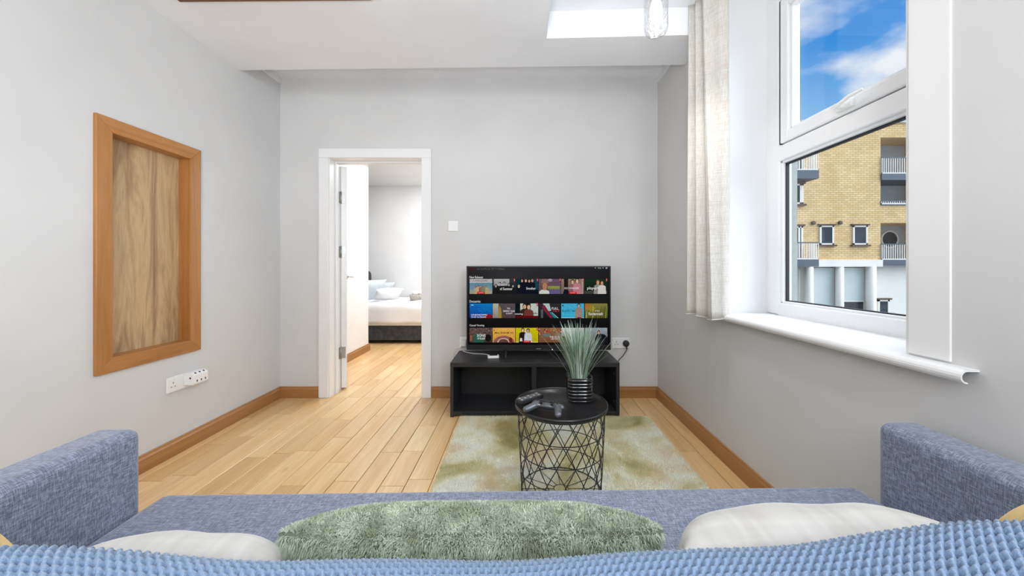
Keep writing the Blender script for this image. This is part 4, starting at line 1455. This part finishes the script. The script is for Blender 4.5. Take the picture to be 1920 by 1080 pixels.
# tilt > 0 leans the top back towards the viewer
gp_root, gp_o = pillow('green_cushion', (-.055, .424, .783), .214, .165, .068, .036, math.radians(25), .01, M['hide'], 'furry sage green cushion in the middle of the sofa, leaning on the backrest', p=4.5, ear=.02)
w1, w1o = pillow('white_cushion', (.366, .420, .778), .182, .165, .085, .03, math.radians(24), .03, M['velvet'], 'ivory velvet cushion right of the green furry one', p=4.0, crease=.002, rnd=.08)
w2, w2o = pillow('white_cushion', (-.398, .418, .768), .132, .158, .055, .03, math.radians(22), -.03, M['velvet'], 'ivory velvet cushion left of the green furry one', p=3.6, crease=.002, rnd=.14)
y1, y1o = pillow('mustard_cushion', (.700, .425, .824), .136, .180, .045, .03, math.radians(20), .15, M['mustard'], 'mustard yellow cushion peeking over the throw at the right end of the sofa', p=3.4, crease=.004)
y2, y2o = pillow('mustard_cushion', (-.755, .422, .800), .150, .175, .045, .03, math.radians(20), -.1, M['mustard'], 'mustard yellow cushion peeking over the throw at the left end of the sofa', p=3.4, crease=.004)

# fur strands on the green cushion
me = gp_o.data
me.calc_loop_triangles()
nv = len(me.vertices)
co = np.empty(nv * 3, np.float32); me.vertices.foreach_get('co', co); co = co.reshape(-1, 3)
no = np.empty(nv * 3, np.float32); me.vertices.foreach_get('normal', no); no = no.reshape(-1, 3)
tri = np.array([t.vertices[:] for t in me.loop_triangles])
gpw = co + np.array(base_of(gp_root))
A, B, Cc = gpw[tri[:, 0]], gpw[tri[:, 1]], gpw[tri[:, 2]]
ar_ = np.linalg.norm(np.cross(B - A, Cc - A), axis=1) / 2
# the upper half shows, so it gets most of the strands
midz = (A[:, 2] + B[:, 2] + Cc[:, 2]) / 3
seam_n = (Matrix.Rotation(.01, 3, 'Z') @ Matrix.Rotation(math.radians(25), 3, 'X')) @ Vector((0, 1, 0))
mid_ = (A + B + Cc) / 3
off_ = (mid_ - np.array([-.055, .424, .783])) @ np.array(seam_n)
wgt = ar_ * np.where(midz > .66, 1.0, .25) * np.where(np.abs(off_) < .0018, .02, 1.0)
nf = 210000
ti = rng.choice(len(tri), nf, p=wgt / wgt.sum())
r1 = np.sqrt(rng.random(nf)); r2 = rng.random(nf)
w_ = np.stack([1 - r1, r1 * (1 - r2), r1 * r2], 1)
pos = A[ti] * w_[:, :1] + B[ti] * w_[:, 1:2] + Cc[ti] * w_[:, 2:]
nrm = no[tri[ti, 0]] * w_[:, :1] + no[tri[ti, 1]] * w_[:, 1:2] + no[tri[ti, 2]] * w_[:, 2:]
nrm /= np.linalg.norm(nrm, axis=1, keepdims=True) + 1e-9
if ((pos - gpw.mean(0)) * nrm).sum(1).mean() < 0: nrm = -nrm
# clumps: strands of one cell lean the same way
cell = np.floor(pos * 110 + rng.normal(0, .25, (nf, 3))).astype(int)
hsh = (cell[:, 0] * 73856093 ^ cell[:, 1] * 19349663 ^ cell[:, 2] * 83492791) & 0xffff
cr = np.random.default_rng(3).normal(0, 1, (65536, 3))
comb_ = cr[hsh] * .33 + rng.normal(0, .16, (nf, 3)) + np.array([0, .05, -.12])
d_ = nrm + comb_
d_ /= np.linalg.norm(d_, axis=1, keepdims=True)
ln = rng.uniform(.0045, .009, nf)[:, None]
side = np.cross(d_, rng.normal(0, 1, (nf, 3))); side /= np.linalg.norm(side, axis=1, keepdims=True) + 1e-9
wd = rng.uniform(.00035, .0008, nf)[:, None]
tip = pos + d_ * ln + np.array([0, 0, -.0025])
mid = pos + d_ * ln * .55
v = np.stack([pos - side * wd, pos + side * wd, mid + side * wd * .8, mid - side * wd * .8, tip], 1)
b5 = np.arange(nf)[:, None] * 5
f = np.concatenate([b5 + np.array([[0, 1, 2]]), b5 + np.array([[0, 2, 3]]), b5 + np.array([[3, 2, 4]])], 0)
raw_mesh('fur', v.reshape(-1, 3), f, M['fur'], gp_root, kind='stuff')

# ------------------------------------------------------------------ curtain
cur = tag(empty('curtain', (1.07, 2.15, .81)), 'off-white linen curtain gathered at the far side of the window', 'curtain')
nu, nvv = 90, 40
ctl = np.array([0, .12, .2, .3, .40, .52, .62, .72, .85, 1.0])
vs = np.zeros((nvv + 1, nu + 1, 3))
for i in range(nvv + 1):
    t = i / nvv           # 0 bottom, 1 top
    z_ = .800 + (ZT - .800) * t
    for j in range(nu + 1):
        s_ = j / nu
        # far group of folds, then one broad flap that swings out towards the hem
        yb_ = 2.03 + .125 * t; ye_ = 2.015 + .025 * t
        if s_ < .62:
            q_ = s_ / .62
            yy = 2.268 + (yb_ - 2.268) * q_
            xx = 1.024 + .012 * t + .040 * q_ + (.027 - .006 * t) * math.sin(q_ * 2 * PI * 2.6 + 2.4 + .5 * (1 - t)) + .006 * math.sin(q_ * 2 * PI * 6)
        else:
            q_ = (s_ - .62) / .38
            yy = yb_ + (ye_ - yb_) * q_ - .012 * math.sin(q_ * PI)
            xx = 1.064 + .012 * t + .004 + (.064 - .010 * t) * q_ + .006 * math.sin(q_ * 2 * PI * 1.5) * q_ - .034 * math.exp(-q_ * 7)
        vs[i, j] = (min(xx, XR - .006 if yy > WY1 else 1.25), yy, z_ + (.006 * math.sin(s_ * 9) if i == 0 else 0))
ii, jj = np.meshgrid(np.arange(nvv), np.arange(nu), indexing='ij')
a = ii * (nu + 1) + jj
fc = np.stack([a, a + 1, a + nu + 2, a + nu + 1], -1).reshape(-1, 4)
co_ = raw_mesh('curtain_cloth', vs.reshape(-1, 3), fc, M['curtain'], cur, smooth=True)
sd = co_.modifiers.new('thickness', 'SOLIDIFY'); sd.thickness = .003
hm = MB()
hem = [Vector(vs[0, j]) + Vector((-.002, -.001, .003)) for j in range(nu + 1)]
hm.tube(hem, .0035, 5)
hm.build('hem', M['curtain'], cur)

# ------------------------------------------------------------------ pendant lamp
lx, ly = .690, 1.90
pen = tag(empty('pendant_lamp', (lx, ly, ZT)), 'lit pendant lamp with a rippled clear glass jar shade by the window', 'lamp')
MB().tube([(lx, ly, ZT), (lx, ly, 2.52)], .004, 8).build('cord', M['white_plastic'], pen)
MB().lathe([(.045, 0), (.045, -.012), (.03, -.022), (.008, -.026)], (lx, ly, ZT), 24).build('ceiling_rose', M['white_plastic'], pen)
MB().lathe([(.012, .035), (.034, .03), (.036, -.02), (.030, -.024)], (lx, ly, 2.50), 24).build('lamp_cap', M['chrome'], pen)
jar = [(.034, 2.485), (.040, 2.475), (.056, 2.455), (.0585, 2.43), (.0575, 2.36), (.0585, 2.31), (.056, 2.288), (.048, 2.274), (.030, 2.268), (0, 2.267)]
jr = MB().lathe(jar, (lx, ly, 0), 40)
jo = jr.build('glass_shade', M['jar'], pen)
MB().lathe([(.013, 2.476), (.014, 2.455), (.026, 2.42), (.031, 2.39), (.029, 2.36), (.018, 2.338), (0, 2.332)], (lx, ly, 0), 24).build('bulb', M['bulb'], pen)
light('pendant_light', 'POINT', (lx, ly, 2.318), 1.6, (1.0, 0.98, 0.96), shadow_soft_size=0.03)
light('pendant_beam', 'SPOT', (lx, ly, 2.325), 22, (1.0, 0.985, 0.97), shadow_soft_size=0.03, spot_size=math.radians(135), spot_blend=0.9,
      target=(lx, ly, 0))

# ------------------------------------------------------------------ wooden hatch surround on the ceiling (its far edge just shows)
ht = tag(empty('ceiling_hatch', (-1.30, 1.65, ZC)), 'dark brown wooden hatch surround on the ceiling at the top edge of the picture', 'hatch')
hz0 = ZC - .020
for x0, x1, y0, y1 in ((-1.79, -.78, 1.880, 1.952), (-1.79, -.78, 1.30, 1.37), (-1.79, -1.72, 1.37, 1.88), (-.85, -.78, 1.37, 1.88)):
    MB().box(x0, x1, y0, y1, hz0, ZC - .0005).build('surround_board', M['dark_wood'], ht, .003)
MB().box(-1.72, -.85, 1.37, 1.88, ZC - .008, ZC - .0005).build('hatch_panel', M['white'], ht)
ht.rotation_euler = (0, 0, -.012)

# ------------------------------------------------------------------ bedroom: bed, pillows, basket
bed = tag(empty('bed', (-1.5, 5.85, 0)), 'low bed with a charcoal upholstered base in the room beyond the doorway', 'bed')
MB().box(-2.54, -.55, 5.30, 6.36, .045, .245).build('bed_base', M['bedbase'], bed, .01)
for x_, y_ in ((-2.45, 5.36), (-.63, 5.36), (-2.45, 6.3), (-.63, 6.3)):
    MB().box(x_ - .025, x_ + .025, y_ - .025, y_ + .025, 0, .046).build('leg', M['black_matte'], bed)
MB().box(-2.52, -.57, 5.31, 6.35, .245, .40).build('mattress', M['linen'], bed, .03, 4)
hb = MB()
pr = [(5.28, .05), (6.38, .05)]
for i in range(9):
    a = PI / 2 * i / 8
    pr.append((6.30 + .08 * math.cos(a), .93 + .09 * math.sin(a)))
for i in range(9):
    a = PI / 2 + PI / 2 * i / 8
    pr.append((5.36 + .08 * math.cos(a), .93 + .09 * math.sin(a)))
hb.prism(pr, 'x', -2.63, -2.545, smooth=False)
hb.build('headboard', M['bedbase'], bed, .015, 3)
# duvet: grid with soft edges hanging over the near side
nx2, ny2 = 60, 40
vs = np.zeros((ny2 + 1, nx2 + 1, 3))
for i in range(ny2 + 1):
    for j in range(nx2 + 1):
        x_ = -2.46 + 1.92 * j / nx2
        t = i / ny2
        L_ = t * 1.42
        if L_ < .22:
            y_, z_ = 5.275, .29 + L_
        elif L_ < .29:
            a = (L_ - .22) / .07 * PI / 2
            y_, z_ = 5.275 + .045 * (1 - math.cos(a)), .51 + .045 * math.sin(a)
        else:
            y_, z_ = 5.32 + (L_ - .29) * .93, .555
        z_ += .010 * math.sin(x_ * 7 + t * 9) + .006 * math.sin(x_ * 17 - t * 6) if t > .12 else .004 * math.sin(x_ * 11)
        y_ -= .010 * math.sin(x_ * 13) * max(0, 1 - t * 5)
        vs[i, j] = (x_, y_, z_)
ii, jj = np.meshgrid(np.arange(ny2), np.arange(nx2), indexing='ij')
a = ii * (nx2 + 1) + jj
fc = np.stack([a, a + 1, a + nx2 + 2, a + nx2 + 1], -1).reshape(-1, 4)
dv = raw_mesh('duvet', vs.reshape(-1, 3), fc, M['linen'], bed, smooth=True)
sd = dv.modifiers.new('thickness', 'SOLIDIFY'); sd.thickness = .03; sd.offset = -1 if False else 0


def bed_pillow(name, seam, hw, hh, th, tilt, yaw, mat, label):
    r, o = pillow(name, seam, hw, hh, th, th, tilt, yaw, mat, label, p=3.2, ear=.06, crease=.004, res=20)
    r['category'] = 'pillow'
    r['group'] = 'pillows on the bed'
    return r


bed_pillow('bed_pillow', (-2.27, 5.72, .885), .27, .165, .075, math.radians(20), math.radians(62), M['bluelinen'], 'pale blue pillow propped up at the head of the bed')
bed_pillow('bed_pillow', (-2.18, 6.12, .830), .25, .125, .06, math.radians(28), math.radians(80), M['bluelinen'], 'pale blue pillow at the far side of the bed, half hidden')
bed_pillow('bed_pillow', (-1.955, 5.60, .752), .20, .105, .07, math.radians(48), math.radians(40), M['linen'], 'white pillow in front of the pale blue ones on the bed')
bk = tag(empty('towel_basket', (-1.60, 5.90, .572)), 'small grey wicker basket of rolled white towels on the bed', 'basket')
MB().lathe([(0, .573), (.12, .573), (.135, .60), (.14, .66), (.13, .663), (.125, .65), (0, .645)], (-1.60, 5.90, 0), 28, power=3).build('basket_body', M['wicker'], bk)
for dx, dy in ((-.055, -.03), (.05, -.02), (0, .05)):
    MB().ellipsoid((-1.60 + dx, 5.90 + dy, .675), (.055, .05, .035), 14, 8).build('towel', M['linen'], bk)

# ------------------------------------------------------------------ street outside: apartment building
YA = 22.0
SA = YA / 700


def ax(px): return (px - 976) * SA


def az(py): return EYE - (py - 501) * SA


GZ = -5.2
tag(MB().box(2.2, 60, 4, 22 + 30, GZ - .2, GZ).build('ground', M['road']), kind='structure')
apt = tag(empty('apartment_building', (ax(1600), YA + 4, GZ)), 'yellow brick apartment block across the street with white balconies', 'building')
bw_ = MB()
bw_.box(ax(1380), ax(1651), YA, YA + 9, az(488), az(231))
bw_.box(ax(1651), ax(1990), YA, YA + 9, az(258), az(231))
bw_.box(ax(1651), ax(1990), YA + .02, YA + 9, az(418), az(385))
bw_.box(ax(1745), ax(1990), YA, YA + 9, az(488), az(231))
bw_.build('brick_wall', M['brick'], apt)
MB().box(ax(1651), ax(1745), YA + 1.5, YA + 9, GZ, az(240)).build('recess_wall', M['out_grey'], apt)
MB().box(ax(1375), ax(1995), YA - .12, YA + 9, az(231), az(226.5)).build('coping', M['stone'], apt)
MB().box(ax(1380), ax(1995), YA + 3, YA + 6, az(227), az(224)).build('roof_upstand', M['out_slate'], apt)
MB().box(ax(1512), ax(1651), YA - .15, YA + .3, az(500), az(487)).build('white_band', M['out_white'], apt)
MB().box(ax(1380), ax(1651), YA + .35, YA + 9, GZ, az(490)).build('ground_storey_wall', M['out_white'], apt)
MB().box(ax(1651), ax(1990), YA + .5, YA + 9, GZ, az(498)).build('ground_storey_wall', M['out_white'], apt)
for a_, b_ in ((1512, 1525), (1569, 1582), (1626, 1642), (1480, 1488)):
    MB().tube([((ax(a_) + ax(b_)) / 2, YA + .05, GZ), ((ax(a_) + ax(b_)) / 2, YA + .05, az(500))], (ax(b_) - ax(a_)) / 2, 16).build('column', M['out_white'], apt)


def aw(px0, px1, py0, py1, y, frame=.09, lintel=True, mid=None, glass='out_glass'):
    x0, x1, z0, z1 = ax(px0), ax(px1), az(py1), az(py0)
    m = MB()
    m.box(x0, x0 + frame, y - .05, y + .05, z0, z1).box(x1 - frame, x1, y - .05, y + .05, z0, z1).box(x0, x1, y - .05, y + .05, z0, z0 + frame).box(x0, x1, y - .05, y + .05, z1 - frame, z1)
    if mid: m.box(ax(mid) - frame / 2, ax(mid) + frame / 2, y - .05, y + .05, z0, z1)
    w = m.build('window', M['out_white'], apt)
    MB().box(x0 + frame * .5, x1 - frame * .5, y - .015, y + .015, z0 + frame * .5, z1 - frame * .5).build('pane', M[glass], w)
    if lintel:
        MB().box(x0 - .1, x1 + .1, y - .10, y + .02, z1, z1 + .09).build('lintel', M['out_lintel'], w)
        MB().box(x0 - .12, x1 + .12, y - .14, y + .02, z0 - .10, z0).build('sill', M['out_lintel'], w)
    return w


aw(1536, 1562, 423, 459, YA - .02)
aw(1598, 1625, 423, 459, YA - .02)
# shop-front glazing with pale roller blinds
for a_, b_, yb_ in ((1525, 1569, 573), (1582, 1626, 565)):
    aw(a_ - 3, b_ + 3, 499, 640, YA + .30, .06, False)
    MB().box(ax(a_), ax(b_), YA + .22, YA + .25, az(yb_), az(502)).build('roller_blind', M['out_blind'], apt)
    MB().box(ax(a_), ax(b_), YA + .20, YA + .26, az(yb_ + 1.5), az(yb_)).build('blind_rail', M['out_white'], apt)
aw(1659, 1681, 563, 600, YA + .45, .10, True)
aw(1486, 1506, 503, 640, YA + .30, .06, False, glass='out_blind')
for px_ in (1524, 1574):
    MB().lathe([(.09, 0), (.12, -.03), (.12, -.10), (.07, -.12), (0, -.12)], (ax(px_), YA, az(418)), 14, axis='y').build('vent_cowl', M['out_lintel'], apt)
# porthole in the recess
ph = MB()
pc_ = P(1668, 449, YA + 1.46)
ph.tube([(pc_.x + .52 * math.cos(2 * PI * i / 28), pc_.y, pc_.z + .52 * math.sin(2 * PI * i / 28)) for i in range(28)], .06, 8, closed=True)
pw_ = ph.build('window', M['out_white'], apt)
MB().lathe([(.50, 0), (.50, -.03)], (pc_.x, pc_.y + .01, pc_.z), 28, axis='y').build('pane', M['out_glass'], pw_)


def balcony(px0, px1, top, bot, slab, depth, glass=False):
    x0, x1 = ax(px0), ax(px1)
    y0, y1 = YA - depth, YA + 1.5
    z0, z1 = az(bot), az(top)
    MB().box(x0, x1, y0, y1, az(slab), z0).build('balcony_slab', M['out_slate'], apt)
    r = MB()
    r.box(x0, x1, y0, y0 + .05, z1 - .06, z1)
    rl = r.build('railing', M['out_slate'], apt)
    b = MB()
    nn = int((x1 - x0) / .13)
    for i in range(nn + 1):
        xx = x0 + (x1 - x0 - .03) * i / nn
        b.box(xx, xx + .035, y0 + .01, y0 + .04, z0, z1 - .06)
    ns2 = max(1, int(abs(depth) / .13))
    for i in range(ns2):
        yy = y0 + depth * i / ns2
        for xx in (x0, x1 - .035):
            b.box(xx, xx + .035, yy, yy + .03, z0, z1 - .06)
    b.box(x0, x1, y0, y0 + .05, z0, z0 + .06)
    b.build('balusters', M['out_white'], rl)


balcony(1651, 1745, 295, 326, 338, .08)
balcony(1651, 1745, 376, 383, 385, .05)
balcony(1651, 1745, 457, 487, 498, .08)
balcony(1450, 1510, 293, 327, 342, 1.0)
balcony(1450, 1510, 456, 487, 500, 1.0)
aw(1484, 1505, 345, 383, YA - .02, .10, True, 1500)
aw(1484, 1504, 424, 487, YA - .02, .10, True, 1497)
aw(1484, 1505, 262, 327, YA - .02, .10, True, 1497)
